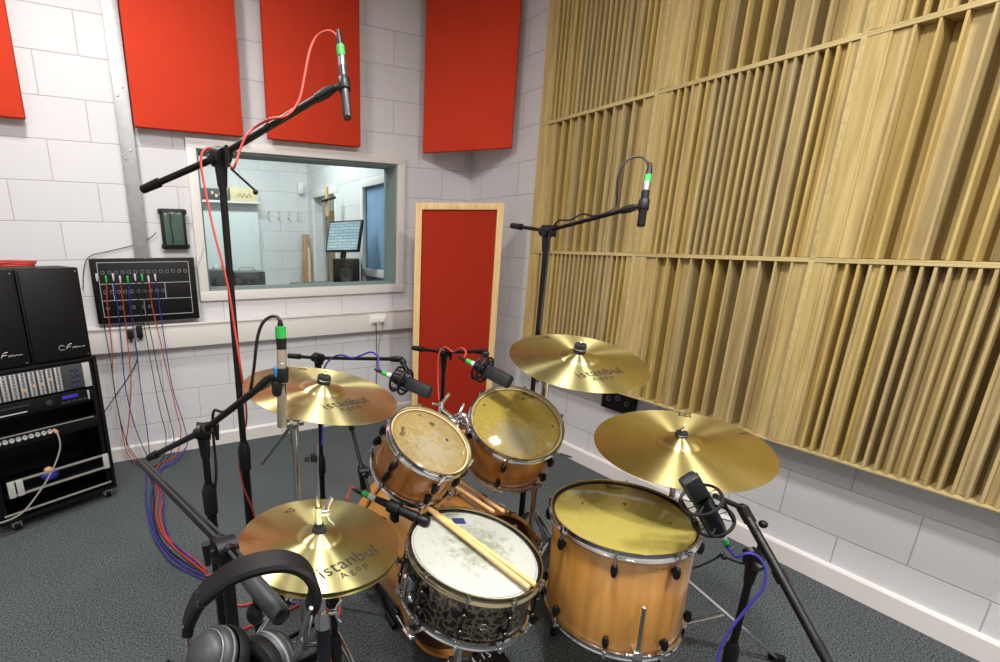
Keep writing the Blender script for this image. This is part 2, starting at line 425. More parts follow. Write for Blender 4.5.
# ceiling lamps
for i, (x, y, w, e) in enumerate(((-1.2, -4.05, 0.3, 0), (-2.2, -3.1, 0.3, 1), (-2.85, -1.2, 0.3, 2), (-4.0, -3.6, 0.3, 4), (-3.2, -5.3, 0.3, 5))):
    t = thing('ceiling_light', ['square ceiling downlight above the floor tom side', 'square ceiling downlight above the hi-hat side', 'square ceiling downlight nearest the rack of equipment',
        'square ceiling downlight nearest the corner', 'square ceiling downlight by the side wall', 'square ceiling downlight furthest from the window'][e], 'ceiling light', (x, y, H), group='ceiling downlights')
    f = MB()
    for dx, dy, sx, sy in ((0, 1, w + 0.04, 0.02), (0, -1, w + 0.04, 0.02), (1, 0, 0.02, w), (-1, 0, 0.02, w)):
        f.box((x + dx * (w / 2 + 0.01), y + dy * (w / 2 + 0.01), H - 0.015), (sx, sy, 0.03))
    part('frame', f, whitep, t)
    f = MB(); f.box((x, y, H - 0.006), (w, w, 0.008)); part('diffuser', f, lampface, t)
    L = bpy.data.lights.new('downlight', 'AREA'); L.shape = 'SQUARE'; L.size = w; L.energy = [68, 62, 35, 32, 14][i]
    L.color = (1.0, 0.975, 0.95)
    lo = bpy.data.objects.new('downlight', L); C.objects.link(lo); lo.location = (x, y, H - 0.03); lo['kind'] = 'structure'

# ------------------------------------------------------------------ window to the control room
fr = MB()
ox0, ox1, oz0, oz1 = -2.232, -0.640, 1.075, 2.105
fr.box(((ox0 + WX0) / 2, -0.012, (oz0 + oz1) / 2), (WX0 - ox0, 0.03, oz1 - oz0), bev=0.004)
fr.box(((ox1 + WX1) / 2, -0.012, (oz0 + oz1) / 2), (ox1 - WX1, 0.03, oz1 - oz0), bev=0.004)
fr.box(((ox0 + ox1) / 2, -0.0125, (oz0 + WZ0) / 2), (ox1 - ox0, 0.031, WZ0 - oz0), bev=0.004)
fr.box(((ox0 + ox1) / 2, -0.0125, (oz1 + WZ1) / 2), (ox1 - ox0, 0.031, oz1 - WZ1), bev=0.004)
win = struct('window_1', fr, whitet)
def inwin(name, mb, mat):
    o = part(name, mb, mat, win); return o
lp = MB()
lp.box((WX0 + 0.006, 0.1, (WZ0 + WZ1) / 2), (0.012, 0.2, WZ1 - WZ0)); lp.box((WX1 - 0.006, 0.1, (WZ0 + WZ1) / 2), (0.012, 0.2, WZ1 - WZ0))
lp.box(((WX0 + WX1) / 2, 0.1, WZ1 - 0.006), (WX1 - WX0 - 0.024, 0.2, 0.012)); lp.box(((WX0 + WX1) / 2, 0.1, WZ0 + 0.006), (WX1 - WX0 - 0.024, 0.2, 0.012))
inwin('reveal_lining', lp, reveal)
g = MB(); g.box(((WX0 + WX1) / 2, 0.16, (WZ0 + WZ1) / 2), (WX1 - WX0 - 0.024, 0.006, WZ1 - WZ0 - 0.024)); inwin('window_pane', g, glass)
# control room shell
CX0, CX1, CY1, CH = -4.4, -0.6, 2.5, 2.9
m = MB(); m.box(((CX0 + CX1) / 2, (0.2 + CY1) / 2, -0.05), (CX1 - CX0 + 2.4, CY1 - 0.2 + 0.3, 0.1)); struct('floor_control_room', m, carpet)
m = MB(); m.box(((CX0 + CX1) / 2, (0.2 + CY1) / 2, CH + 0.05), (CX1 - CX0 + 2.4, CY1 - 0.2 + 0.3, 0.1)); struct('ceiling_control_room', m, ceilm)
m = MB(); m.box(((CX0 + CX1) / 2, CY1 + 0.05, CH / 2), (CX1 - CX0 + 0.2, 0.1, CH)); struct('wall_control_room_far', m, blockL)
m = MB(); m.box((CX0 - 0.05, (0.2 + CY1) / 2, CH / 2), (0.1, CY1 - 0.2, CH)); struct('wall_control_room_left', m, whitep)
# right wall of the control room with a doorway and a blue door
DY0, DY1, DZ = 1.56, 2.26, 1.96     # open doorway
BY0, BY1 = 0.30, 0.84               # blue door
m = MB()
def seg(y0, y1, z0, z1): m.box((CX1 + 0.05, (y0 + y1) / 2, (z0 + z1) / 2), (0.1, y1 - y0, z1 - z0))
seg(0.2, BY0, 0, CH); seg(BY1, DY0, 0, CH); seg(DY1, CY1, 0, CH); seg(BY0, BY1, 1.96, CH); seg(DY0, DY1, DZ, CH)
struct('wall_control_room_right', m, blockR)
m = MB(); m.box((CX1 + 1.1, 1.9, CH / 2), (0.05, 2.6, CH)); struct('wall_corridor', m, whitep)
d = MB()
for y in (DY0 - 0.03, DY1 + 0.03): d.box((CX1 - 0.006, y, DZ / 2), (0.03, 0.07, DZ), bev=0.004)
d.box((CX1 - 0.006, (DY0 + DY1) / 2, DZ + 0.035), (0.03, DY1 - DY0 + 0.13, 0.07), bev=0.004)
do = struct('door_1', d, whitet)
DA = V((0.470, 4.735, 1.488)); DB = V((0.470, 4.286, 1.488)); lf = MB(); lf.box((0.455, (DA.y + DB.y) / 2, 0.98), (0.04, abs(DA.y - DB.y), 1.94), bev=0.003)
part('door_leaf', lf, oak, do)
hn = MB(); hn.tube([(0.44, DB.y + 0.08, 1.0), (0.39, DB.y + 0.08, 1.0), (0.39, DB.y + 0.18, 1.0)], 0.009); part('door_handle', hn, steel, do)
d = MB()
for y in (BY0 - 0.02, BY1 + 0.02): d.box((CX1 - 0.006, y, 0.98), (0.03, 0.06, 1.96), bev=0.004)
d.box((CX1 - 0.006, (BY0 + BY1) / 2, 1.985), (0.03, BY1 - BY0 + 0.1, 0.06), bev=0.004)
d.box((CX1 - 0.006, (BY0 + BY1) / 2, 1.19), (0.03, BY1 - BY0 + 0.0, 0.07), bev=0.004)
do = struct('door_2', d, whitet)
lf = MB(); lf.box((CX1 + 0.04, (BY0 + BY1) / 2, 0.98), (0.04, BY1 - BY0, 1.94), bev=0.003); part('door_leaf', lf, doorblue, do)
L = bpy.data.lights.new('control_room_light', 'AREA'); L.shape = 'RECTANGLE'; L.size = 1.2; L.size_y = 0.3; L.energy = 46; L.color = (0.93, 0.98, 1)
lo = bpy.data.objects.new('control_room_light', L); C.objects.link(lo); lo.location = (-1.6, 1.2, CH - 0.06); lo['kind'] = 'structure'
t = thing('ceiling_light', 'long ceiling light inside the control room behind the window', 'ceiling light', (-1.6, 1.2, CH))
f = MB(); f.box((-1.6, 1.2, CH - 0.02), (1.26, 0.36, 0.04), bev=0.004); part('frame', f, whitep, t)
L = bpy.data.lights.new('corridor_light', 'AREA'); L.size = 0.4; L.energy = 9
lo = bpy.data.objects.new('corridor_light', L); C.objects.link(lo); lo.location = (-0.1, 2.0, CH - 0.06); lo['kind'] = 'structure'
# coat hooks on the far wall
for i, x in enumerate((-1.10, -0.98, -0.86, -0.74)):
    t = thing('coat_hook', ['leftmost', 'second from left', 'third from left', 'rightmost'][i] + ' of the four coat hooks seen through the window', 'hook', (x, 2.5, 1.76), group='coat hooks in the control room')
    f = MB(); f.box((x, 2.494, 1.77), (0.02, 0.01, 0.07), bev=0.003); part('plate', f, knobgrey, t)
    f = MB(); f.tube([(x, 2.49, 1.79), (x, 2.45, 1.80), (x, 2.43, 1.82)], 0.005, smooth=4); f.tube([(x, 2.49, 1.76), (x, 2.45, 1.73), (x, 2.44, 1.76)], 0.005, smooth=4); part('prong', f, knobgrey, t)
t = thing('wall_cabinet', 'pale blue-white board standing left of the coat hooks', 'board', (-1.9, 2.4, 0))
f = MB(); f.box((-1.75, 2.45, 0.94), (1.03, 0.06, 1.88), bev=0.005); part('board', f, whiteblue, t)
f = MB(); f.box((-1.75, 2.40, 1.89), (1.06, 0.16, 0.025), bev=0.004); part('shelf', f, whitet, t)
t = thing('card_box', 'cream cardboard box on the shelf behind the window', 'box', (-1.4, 2.4, 1.903))
f = MB(); f.box((-1.40, 2.40, 1.975), (0.30, 0.13, 0.14), bev=0.004); part('carton', f, cream, t)
f = MB()
for a in range(3): f.tube([(-1.47 + a * 0.05, 2.332, 1.94), (-1.445 + a * 0.05, 2.332, 1.985), (-1.42 + a * 0.05, 2.332, 1.94)], 0.003, n=5)
part('print', f, ink, t)
t = thing('dark_box', 'dark box with yellow spots beside the cream box behind the window', 'box', (-1.7, 2.4, 1.903))
f = MB(); f.box((-1.72, 2.40, 1.965), (0.28, 0.13, 0.12), bev=0.004); part('carton', f, panelgrey, t)
f = MB()
for x, z in ((-1.70, 1.95), (-1.66, 1.97), (-1.74, 1.98), (-1.63, 1.94)): f.box((x, 2.333, z), (0.025, 0.004, 0.03))
part('print', f, cream, t)
t = thing('detector', 'small white detector on the far control room wall above the hooks', 'detector', (-0.70, 2.48, 2.05))
f = MB(); f.box((-0.70, 2.46, 2.08), (0.06, 0.06, 0.12), bev=0.015); part('casing', f, plug, t)
f = MB(); f.box((-0.70, 2.428, 2.06), (0.035, 0.006, 0.03), bev=0.002); part('lens', f, whiteblue, t)
t = thing('timber_plank', 'brown timber plank leaning in the corner behind the window', 'plank', (-0.70, 2.4, 0))
f = MB(); f.box(None, (0.09, 0.03, 1.55), bev=0.003, M=Matrix.Translation((-0.71, 2.42, 0.775)) @ Matrix.Rotation(math.radians(3), 4, 'Y')); part('board', f, planks, t)
f = MB(); f.box((-0.66, 2.36, 0.7), (0.03, 0.03, 1.4), bev=0.003); part('board', f, pine, t)
# monitor, speaker, mic stand, desk
t = thing('desk', 'grey desk under the monitor in the control room', 'desk', (-0.9, 1.0, 0))
f = MB(); f.box((-0.93, 0.92, 1.06), (0.6, 0.7, 0.03), bev=0.004); part('desktop', f, panelgrey, t)
for sx in (-1, 1):
    f = MB(); f.box((-0.93 + sx * 0.27, 0.92, 0.5225), (0.04, 0.6, 1.045), bev=0.004); part('leg', f, panelgrey, t)
mq = [(-0.906, 1.036, 1.643), (-0.720, 0.689, 1.650), (-0.731, 0.565, 1.394), (-0.928, 0.916, 1.380)]
mq = [V(q) for q in mq]
cen = sum(mq, V()) / 4; ux = ((mq[1] - mq[0]) + (mq[2] - mq[3])).normalized(); uz = ((mq[0] - mq[3]) + (mq[1] - mq[2])).normalized(); un = ux.cross(uz).normalized(); uz = un.cross(ux) * 1.0
uz = -ux.cross(un).normalized() if uz.z < 0 else uz
ww = (mq[1] - mq[0]).length; hh = (mq[0] - mq[3]).length
MM = Matrix((ux, -un if un.y < 0 else un, uz)).transposed().to_4x4(); MM.translation = cen
t = thing('computer_monitor', 'computer monitor glowing pale blue behind the window', 'monitor', M=MM)
f = MB(); f.box(None, (ww, 0.03, hh), bev=0.006, M=Matrix()); part('bezel', f, black, t, local=True)
f = MB(); f.box((0, -0.016, 0), (ww - 0.035, 0.004, hh - 0.035)); part('screen', f, screen, t, local=True)
f = MB(); f.box((0, 0.02, -hh / 2 - 0.02), (0.05, 0.03, 0.07), bev=0.004); part('stand', f, black, t, local=True)
sc = V((-0.776, 0.872, 1.226))
RZ = Matrix.Rotation(math.radians(-25), 4, 'Z')
t = thing('studio_monitor', 'black loudspeaker on the desk below the computer monitor', 'speaker', M=Matrix.Translation((sc.x, sc.y, 1.075)) @ RZ)
f = MB(); f.box((0, 0, 0.12), (0.25, 0.2, 0.24), bev=0.012); part('cabinet', f, black, t, local=True)
f = MB(); f.lathe([(0, -0.002), (0.03, 0), (0.06, 0.008), (0.065, 0.004)], axisM((0, -0.101, 0.09), (0, -1, 0))); part('woofer', f, charcoal, t, local=True)
t = thing('microphone_stand', 'brown and black stand behind the computer monitor in the control room', 'microphone stand', (-0.78, 1.35, 0))
f = MB(); f.tube([(-0.78, 1.35, 0.02), (-0.78, 1.35, 1.8)], 0.011); part('pole', f, steel, t)
f = MB(); f.tube([(-0.78, 1.35, 1.72), (-0.78, 1.35, 2.0)], 0.018); part('upper_tube', f, oak, t)
f = MB(); f.tube([(-0.84, 1.35, 1.86), (-0.70, 1.31, 1.90)], 0.014); part('clutch', f, black, t)
f = MB(); f.lathe([(0, 0), (0.13, 0), (0.13, 0.012), (0, 0.02)], Matrix.Translation((-0.78, 1.35, 0))); part('base', f, blackm, t)
# grey amplifier cases at the lower left of the window
for i, (x0, x1, z1) in enumerate(((-2.06, -1.85, 1.235), (-1.84, -1.58, 1.215))):
    t = thing('equipment_case', ['dark grey equipment case behind the lower left of the window', 'dark grey equipment case, right of the pair behind the window'][i], 'equipment case', ((x0 + x1) / 2, 0.9, 1.0))
    f = MB(); f.box(((x0 + x1) / 2, 0.95, z1 - 0.11), (x1 - x0, 0.3, 0.22), bev=0.008); part('case', f, panelgrey, t)
    f = MB(); f.box(((x0 + x1) / 2, 0.797, z1 - 0.10), ((x1 - x0) * 0.7, 0.008, 0.10), bev=0.003); part('front_panel', f, charcoal, t)
    f = MB(); f.tube([(x0 + 0.06, 0.95, z1), (x0 + 0.08, 0.95, z1 + 0.03), (x1 - 0.08, 0.95, z1 + 0.03), (x1 - 0.06, 0.95, z1)], 0.005, n=6, smooth=4); part('handle', f, steel, t)
t = thing('shelf_unit', 'low grey unit carrying the equipment cases behind the window', 'shelf', (-1.8, 0.95, 0))
f = MB(); f.box((-1.82, 0.95, 0.49), (0.56, 0.4, 0.98), bev=0.005); part('body', f, panelgrey, t)
f = MB(); f.box((-1.82, 0.95, 0.987), (0.6, 0.44, 0.014), bev=0.003); part('top', f, whitet, t)

# ------------------------------------------------------------------ metal trunking, red panels
t = thing('cable_trunking', 'tall galvanised steel trunking running up the block wall beside the red panels', 'trunking', (-2.562, 0, 0.95))
f = MB(); f.box((-2.5625, -0.026, 2.12), (0.083, 0.052, 2.35), bev=0.003); part('channel', f, galv, t)
for z in (1.35, 1.98, 2.32):
    for dx in (-0.02, 0.012):
        f = MB(); f.lathe([(0.006, 0), (0.006, 0.002), (0, 0.004)], axisM((-2.5625 + dx, -0.052, z + dx * 1.5), (0, -1, 0)), 12); part('screw', f, steel, t)
def panel(p0, p1, ztop, thick, label, mat=redfab, off=V((0, 0, 0))):
    """front-bottom edge p0 -> p1, fabric wrapped slab going back from it"""
    p0 = V(p0); p1 = V(p1); zz = (p0.z + p1.z) / 2; p0.z = zz; p1.z = zz; u = (p1 - p0); w = u.length; u.normalize()
    n = V((u.y, -u.x, 0)).normalized(); up = n.cross(u) * -1
    if up.z < 0: up = -up
    if n.y > 0 or (abs(n.y) < 1e-3 and n.x > 0): n = -n
    h = ztop - min(p0.z, p1.z)
    c = (p0 + p1) / 2 + up * h / 2 - n * thick / 2
    M = Matrix((u, -n, up)).transposed().to_4x4(); M.translation = (p0 + p1) / 2
    t = thing('acoustic_baffle', label, 'acoustic panel', M=M, group=None)
    f = MB(); f.box((0, thick / 2, h / 2), (w, thick, h), bev=0.006); part('fabric_slab', f, mat, t, local=True)
    return t
panel((-3.70, -0.09, 2.115), (-3.055, -0.090, 2.122), 3.2, 0.05, 'bright red fabric wall panel at the far left, above the loudspeakers')
panel((-2.515, -0.090, 2.119), (-1.877, -0.090, 2.139), 3.2, 0.05, 'bright red fabric wall panel directly right of the steel trunking')
panel((-1.712, -0.090, 2.130), (-1.044, -0.090, 2.133), 3.2, 0.05, 'bright red fabric wall panel above the window, behind the overhead microphone')
panel((-0.527, -0.09, 2.13), (-0.075, -0.578, 2.13), 3.2, 0.05, 'bright red fabric panel mounted diagonally across the room corner')
for sx, sy, sz in (): pass
# free-standing gobo
a = V((-0.80, -0.47, 0)); b = V((-0.25, -0.745, 0)); u = (b - a).normalized(); n = V((u.y, -u.x, 0)); w = (b - a).length; hg = 1.735
M = Matrix((u, -n, V((0, 0, 1)))).transposed().to_4x4(); M.translation = (a + b) / 2
t = thing('acoustic_screen', 'tall free-standing screen of deep red fabric in a pine frame in the corner', 'acoustic screen', M=M)
for sx in (-1, 1):
    f = MB(); f.box((sx * (w / 2 - 0.0225), 0, hg / 2), (0.045, 0.07, hg), bev=0.003); part('frame_upright', f, pine, t, local=True)
for z in (0.0225, hg - 0.0225):
    f = MB(); f.box((0, 0, z), (w - 0.09, 0.07, 0.045), bev=0.003); part('frame_rail', f, pine, t, local=True)
f = MB(); f.box((0, 0.005, hg / 2), (w - 0.092, 0.05, hg - 0.092), bev=0.004); part('fabric_infill', f, redfab2, t, local=True)

# ------------------------------------------------------------------ wooden diffusers
QRW = [0, 1, 4, 9, 3, 12, 10, 10, 12, 3, 9, 4, 1]
QRD = [(i * i) % 23 for i in range(23)]
def diffuser(y0, z0, dense, label):
    """front bottom corner nearest the room corner at y0, running toward -Y"""
    W, Hh, D = 0.8155, 0.7895, 0.165; ft = 0.009
    t = thing('wooden_diffuser', label, 'acoustic diffuser', (0, y0 - W / 2, z0)); X0 = 0.015
    seq = QRD if dense else QRW; N = len(seq); unit = 0.0078 if dense else 0.0122
    f = MB(); 
    f.box((-D / 2, y0 - ft / 2, z0 + Hh / 2), (D, ft, Hh), bev=0.0006)
    f.box((-D / 2, y0 - W + ft / 2, z0 + Hh / 2), (D, ft, Hh), bev=0.0006)
    f.box((-D / 2, y0 - W / 2, z0 + ft / 2), (D, W - 2 * ft, ft), bev=0.0006)
    f.box((-D / 2, y0 - W / 2, z0 + Hh - ft / 2), (D, W - 2 * ft, ft), bev=0.0006)
    part('frame', f, pale_edge, t)
    pitch = (W - 2 * ft) / N; fin = 0.009 if dense else 0.008
    fs = MB(); bs = MB()
    for i in range(N):
        ya = y0 - ft - i * pitch
        d = seq[i] * unit
        pass
        x = -D + d
        # the well floor: a board set back by its depth
        wy = pitch - (fin if i else 0)
        bs.box((x + 0.006 + 0.001, ya - pitch / 2 - (fin / 2 if i else 0), z0 + Hh / 2), (0.012, wy - 0.0006, Hh - 2 * ft - 0.004))
        if i:
            fs.box((-D / 2 + 0.001, ya - fin / 2, z0 + Hh / 2), (D - 0.004, fin, Hh - 2 * ft - 0.003))
    part('fin_set', fs, pale, t); part('well_boards', bs, pale, t)
names = [['leftmost', 'middle', 'rightmost'], ['bottom', 'middle', 'top']]
for ci in range(3):
    for ri in range(3):
        dense = ((ci + ri) % 2 == 0)
        lab = '%s wooden diffuser panel in the %s row, %s slats' % (names[0][ci], names[1][ri], 'closely spaced' if dense else 'widely spaced')
        diffuser(-0.95 - ci * 0.8155, 0.622 + ri * 0.7895, dense, lab)

# black connector plate on right wall
t = thing('wall_socket_plate', 'black connector plate on the white wall under the wooden diffusers', 'socket plate', (0, -1.70, 0.46))
f = MB(); f.box((-0.02, -1.695, 0.525), (0.04, 0.225, 0.125), bev=0.004); part('back_box', f, black, t)
for y in (-1.635, -1.70, -1.765):
    f = MB(); f.lathe([(0.010, 0.0), (0.012, 0.004), (0.016, 0.004), (0.016, 0)], axisM((-0.04, y, 0.53 if y != -1.70 else 0.55), (-1, 0, 0)), 16); part('socket', f, steel, t)

# ------------------------------------------------------------------ window wall fittings
t = thing('power_socket', 'white double power socket on the dado trunking below the window', 'power socket', (-0.90, -0.075, 0.86))
f = MB(); f.box((-0.90, -0.076, 0.872), (0.146, 0.012, 0.086), bev=0.004); part('face_plate', f, plug, t)
for x in (-0.94, -0.875):
    f = MB(); f.box((x, -0.095, 0.868), (0.045, 0.03, 0.042), bev=0.008); part('plug', f, plug, t)
t = thing('wall_box', 'small black bracketed box with dark green glass left of the window', 'wall unit', (-2.345, 0, 1.42))
R3 = Matrix.Rotation(math.radians(0), 3, 'X')
f = MB(); f.box((-2.355, -0.03, 1.548), (0.15, 0.05, 0.25), bev=0.006); part('casing', f, black, t)
f = MB(); f.box((-2.355, -0.058, 1.548), (0.112, 0.008, 0.2), bev=0.003); part('glass_front', f, darkgreen_glass, t)
for x in (-2.43, -2.28):
    for z in (1.44, 1.655):
        f = MB(); f.box((x, -0.045, z), (0.02, 0.04, 0.03), bev=0.004); part('bracket', f, black, t)
f = MB(); f.tube([(-2.372, -0.066, 1.64), (-2.375, -0.068, 1.57), (-2.368, -0.068, 1.49), (-2.373, -0.066, 1.45)], 0.003, n=6, smooth=5); part('strap', f, black, t)
f = MB(); f.tube([(-2.462, -0.020, 1.529), (-2.501, -0.015, 1.492), (-2.599, -0.012, 1.449), (-2.739, -0.012, 1.413), (-2.852, -0.012, 1.383), (-2.895, -0.012, 1.312), (-2.919, -0.012, 1.178)], 0.0025, n=6, smooth=5)
lone('thin_cable', f, blackc, 'thin black wire drooping along the wall from the green glass box', 'cable', (-2.6, 0, 1.4))
f = MB(); f.tube([(-2.217, -0.012, 1.671), (-2.181, -0.012, 1.583), (-2.183, -0.030, 1.449), (-2.220, -0.032, 1.338), (-2.262, -0.012, 1.272), (-2.290, -0.012, 1.187)], 0.0025, n=6, smooth=5)
lone('thin_cable', f, whitec, 'thin white wire looping over the left edge of the window frame', 'cable', (-2.2, 0, 1.4))
# patch bay
t = thing('patch_bay', 'black wall box with rows of microphone sockets and hanging cables', 'patch bay', (-2.56, 0, 0.96))
f = MB(); f.box((-2.558, -0.04, 1.168), (0.605, 0.08, 0.40), bev=0.004); part('case', f, darkbox, t)
f = MB(); f.box((-2.558, -0.082, 1.178), (0.545, 0.006, 0.345), bev=0.002); part('face_plate', f, black, t)
f = MB()
def wline(x0, z0, x1, z1): f.tube([(x0, -0.0862, z0), (x1, -0.0862, z1)], 0.0018, n=4)
for z in (1.345, 1.215, 1.112, 1.010): wline(-2.82, z, -2.295, z)
wline(-2.82, 1.345, -2.82, 1.01); wline(-2.295, 1.345, -2.295, 1.01); wline(-2.45, 1.215, -2.45, 1.112); wline(-2.585, 1.112, -2.585, 1.01); wline(-2.75, 1.215, -2.75, 1.112)
part('printed_lines', f, whiteink, t)
def socket(x, z, mat=steel):
    f = MB(); f.lathe([(0.0, 0.001), (0.007, 0.001), (0.008, 0.005), (0.0115, 0.005), (0.0115, 0)], axisM((x, -0.084, z), (0, -1, 0)), 14); part('socket', f, mat, t)
sx = [-2.795 + i * 0.0367 for i in range(14)]
for x in sx: socket(x, 1.285)
for i in range(10): socket(sx[i], 1.165)
for i in (6, 7): socket(sx[i] - 0.015, 1.065)
for i in (0, 2, 4): socket(sx[i], 1.065)
# power adapters under it
for x, z, lab in ((-2.69, 0.892, 'black plug on the dado trunking, left of the pair under the patch bay'), (-2.635, 0.905, 'taller black power adapter on the dado trunking under the patch bay')):
    t = thing('power_adapter', lab, 'power adapter', (x, -0.07, z - 0.03))
    f = MB(); f.box((x, -0.092, z), (0.038, 0.045, 0.055 if x < -2.66 else 0.075), bev=0.006); part('body', f, black, t)
    f = MB(); f.tube([(x, -0.1, z - 0.02), (x, -0.1, z - 0.05)], 0.006, n=8); part('strain_relief', f, rubber, t)

# cables hanging from the patch bay
HP = [
 ('red', [(-2.780, -0.092, 1.253), (-2.795, -0.105, 1.058), (-2.806, -0.105, 0.803), (-2.826, -0.105, 0.606), (-2.822, -0.105, 0.329), (-2.814, -0.105, 0.111), (-2.777, -0.089, 0.008)]),
 ('blue', [(-2.740, -0.092, 1.264), (-2.740, -0.105, 1.054), (-2.747, -0.109, 0.863), (-2.761, -0.109, 0.530), (-2.736, -0.109, 0.244), (-2.688, -0.109, 0.028)]),
 ('red', [(-2.703, -0.092, 1.251), (-2.706, -0.105, 1.052), (-2.712, -0.113, 0.828), (-2.727, -0.113, 0.561), (-2.769, -0.113, 0.323), (-2.804, -0.113, 0.142), (-2.747, -0.158, 0.016)]),
 ('blue', [(-2.661, -0.092, 1.249), (-2.667, -0.105, 1.050), (-2.666, -0.117, 0.825), (-2.673, -0.117, 0.521), (-2.670, -0.117, 0.236), (-2.677, -0.102, 0.008)]),
 ('black', [(-2.829, -0.092, 1.266), (-2.835, -0.105, 1.122), (-2.827, -0.121, 0.936), (-2.823, -0.121, 0.676), (-2.824, -0.121, 0.405), (-2.797, -0.121, 0.151), (-2.740, -0.116, 0.012)]),
 ('black', [(-2.618, -0.092, 1.261), (-2.615, -0.105, 1.047), (-2.602, -0.125, 0.920), (-2.591, -0.125, 0.651), (-2.575, -0.125, 0.368), (-2.558, -0.125, 0.174), (-2.595, -0.125, 0.016), (-2.670, -0.264, 0.016)]),
 ('black', [(-2.578, -0.092, 1.259), (-2.580, -0.105, 1.045), (-2.568, -0.129, 0.852), (-2.551, -0.129, 0.578), (-2.520, -0.129, 0.288), (-2.511, -0.129, 0.137), (-2.563, -0.122, 0.008), (-2.645, -0.224, 0.008)]),
 ('red', [(-2.542, -0.092, 1.246), (-2.539, -0.105, 1.043), (-2.521, -0.133, 0.848), (-2.499, -0.133, 0.607), (-2.475, -0.133, 0.355), (-2.460, -0.133, 0.190), (-2.510, -0.133, 0.025), (-2.618, -0.194, 0.012)]),
 ('blue', [(-2.502, -0.092, 1.257), (-2.498, -0.105, 1.040), (-2.492, -0.137, 0.779), (-2.479, -0.137, 0.500), (-2.436, -0.137, 0.239), (-2.431, -0.137, 0.088), (-2.519, -0.235, 0.016)])]
ci = {'red': redc, 'blue': bluec, 'black': blackc}
hl = ['red cable hanging second from the left of the patch bay', 'blue cable hanging third from the left of the patch bay', 'red cable hanging fourth from the left of the patch bay',
      'blue cable hanging from the middle of the patch bay', 'leftmost black cable hanging from the patch bay', 'black cable hanging just right of the adapters',
      'black cable hanging fourth from the right of the patch bay', 'rightmost red cable hanging from the patch bay', 'rightmost blue cable hanging from the patch bay']
for k, (col, pts) in enumerate(HP):
    f = MB(); f.tube(pts, 0.0032 if col != 'black' else 0.0027, n=7, smooth=6)
    o = lone('microphone_cable', f, ci[col], hl[k], 'cable', pts[-1], 'cables hanging from the patch bay')
    f = MB(); p = V(pts[0]); f.tube([p + V((0, 0.012, 0.012)), p + V((0, -0.008, -0.002)), p + V((0, -0.01, -0.03))], [0.0065, 0.0065, 0.004], n=10)
    c = part('plug', MB().add([q - o.location for q in f.v], f.f), silver if k % 3 else green, None); c.parent = o
f = MB(); f.tube([(-2.669, -0.100, 0.842), (-2.672, -0.050, 0.711), (-2.741, -0.040, 0.593), (-2.812, -0.040, 0.504), (-2.892, -0.120, 0.415), (-2.916, -0.300, 0.436)], 0.0035, n=7, smooth=6)
lone('power_cable', f, blackc, 'black cable curving from the adapters down to the equipment rack', 'cable', (-2.8, -0.1, 0.4))
for x0, pts in ((0, [(-0.934, -0.110, 0.855), (-0.891, -0.030, 0.649), (-0.889, -0.025, 0.434), (-0.894, -0.025, 0.213)]), (1, [(-0.863, -0.110, 0.858), (-0.860, -0.050, 0.734), (-0.877, -0.030, 0.588), (-0.877, -0.030, 0.416)])):
    f = MB(); f.tube(pts, 0.003, n=6, smooth=5)
    lone('power_cable', f, [blackc, greyc][x0], ['thin black lead dropping straight from the double socket', 'thin grey lead curving from the double socket'][x0], 'cable', pts[-1])
# bundle on the floor
BP = [
 ('blue', [(-2.691, -0.131, 0.008), (-2.714, -0.501, 0.013), (-2.718, -0.804, 0.018), (-2.710, -0.996, 0.008), (-2.689, -1.178, 0.013), (-2.637, -1.385, 0.018), (-2.569, -1.502, 0.008), (-2.499, -1.606, 0.013)]),
 ('blue', [(-2.519, -0.239, 0.018), (-2.624, -0.302, 0.008), (-2.684, -0.588, 0.013), (-2.701, -0.907, 0.018), (-2.679, -1.146, 0.008), (-2.626, -1.348, 0.013), (-2.559, -1.490, 0.018), (-2.492, -1.580, 0.008)]),
 ('red', [(-2.618, -0.197, 0.013), (-2.663, -0.386, 0.018), (-2.652, -0.621, 0.008), (-2.675, -0.875, 0.013), (-2.657, -1.113, 0.018), (-2.604, -1.288, 0.008), (-2.545, -1.440, 0.013), (-2.494, -1.570, 0.018)]),
 ('red', [(-2.747, -0.139, 0.008), (-2.685, -0.316, 0.013), (-2.651, -0.499, 0.018), (-2.630, -0.713, 0.008), (-2.657, -0.920, 0.013), (-2.640, -1.152, 0.018), (-2.578, -1.310, 0.008), (-2.526, -1.432, 0.013), (-2.491, -1.548, 0.018)]),
 ('black', [(-2.740, -0.131, 0.018), (-2.687, -0.367, 0.008), (-2.676, -0.660, 0.013), (-2.688, -0.948, 0.018), (-2.666, -1.172, 0.008), (-2.609, -1.356, 0.013), (-2.549, -1.486, 0.018), (-2.494, -1.563, 0.008)]),
 ('blue', [(-2.420, 0.051, 0.013), (-2.501, -0.176, 0.018), (-2.604, -0.278, 0.008), (-2.632, -0.467, 0.013), (-2.626, -0.761, 0.018), (-2.640, -0.976, 0.008), (-2.623, -1.182, 0.013), (-2.564, -1.369, 0.018), (-2.489, -1.526, 0.008)])]
bl = ['outermost blue cable of the bundle on the carpet', 'second blue cable of the bundle, inside the outermost one', 'red cable in the middle of the floor bundle', 'innermost red cable of the floor bundle',
      'black cable running within the floor bundle', 'blue cable on the right side of the floor bundle']
for k, (col, pts) in enumerate(BP):
    f = MB(); f.tube(pts, 0.0042, n=7, smooth=7)
    lone('microphone_cable', f, ci[col], bl[k], 'cable', pts[-1], 'cables bundled on the carpet')

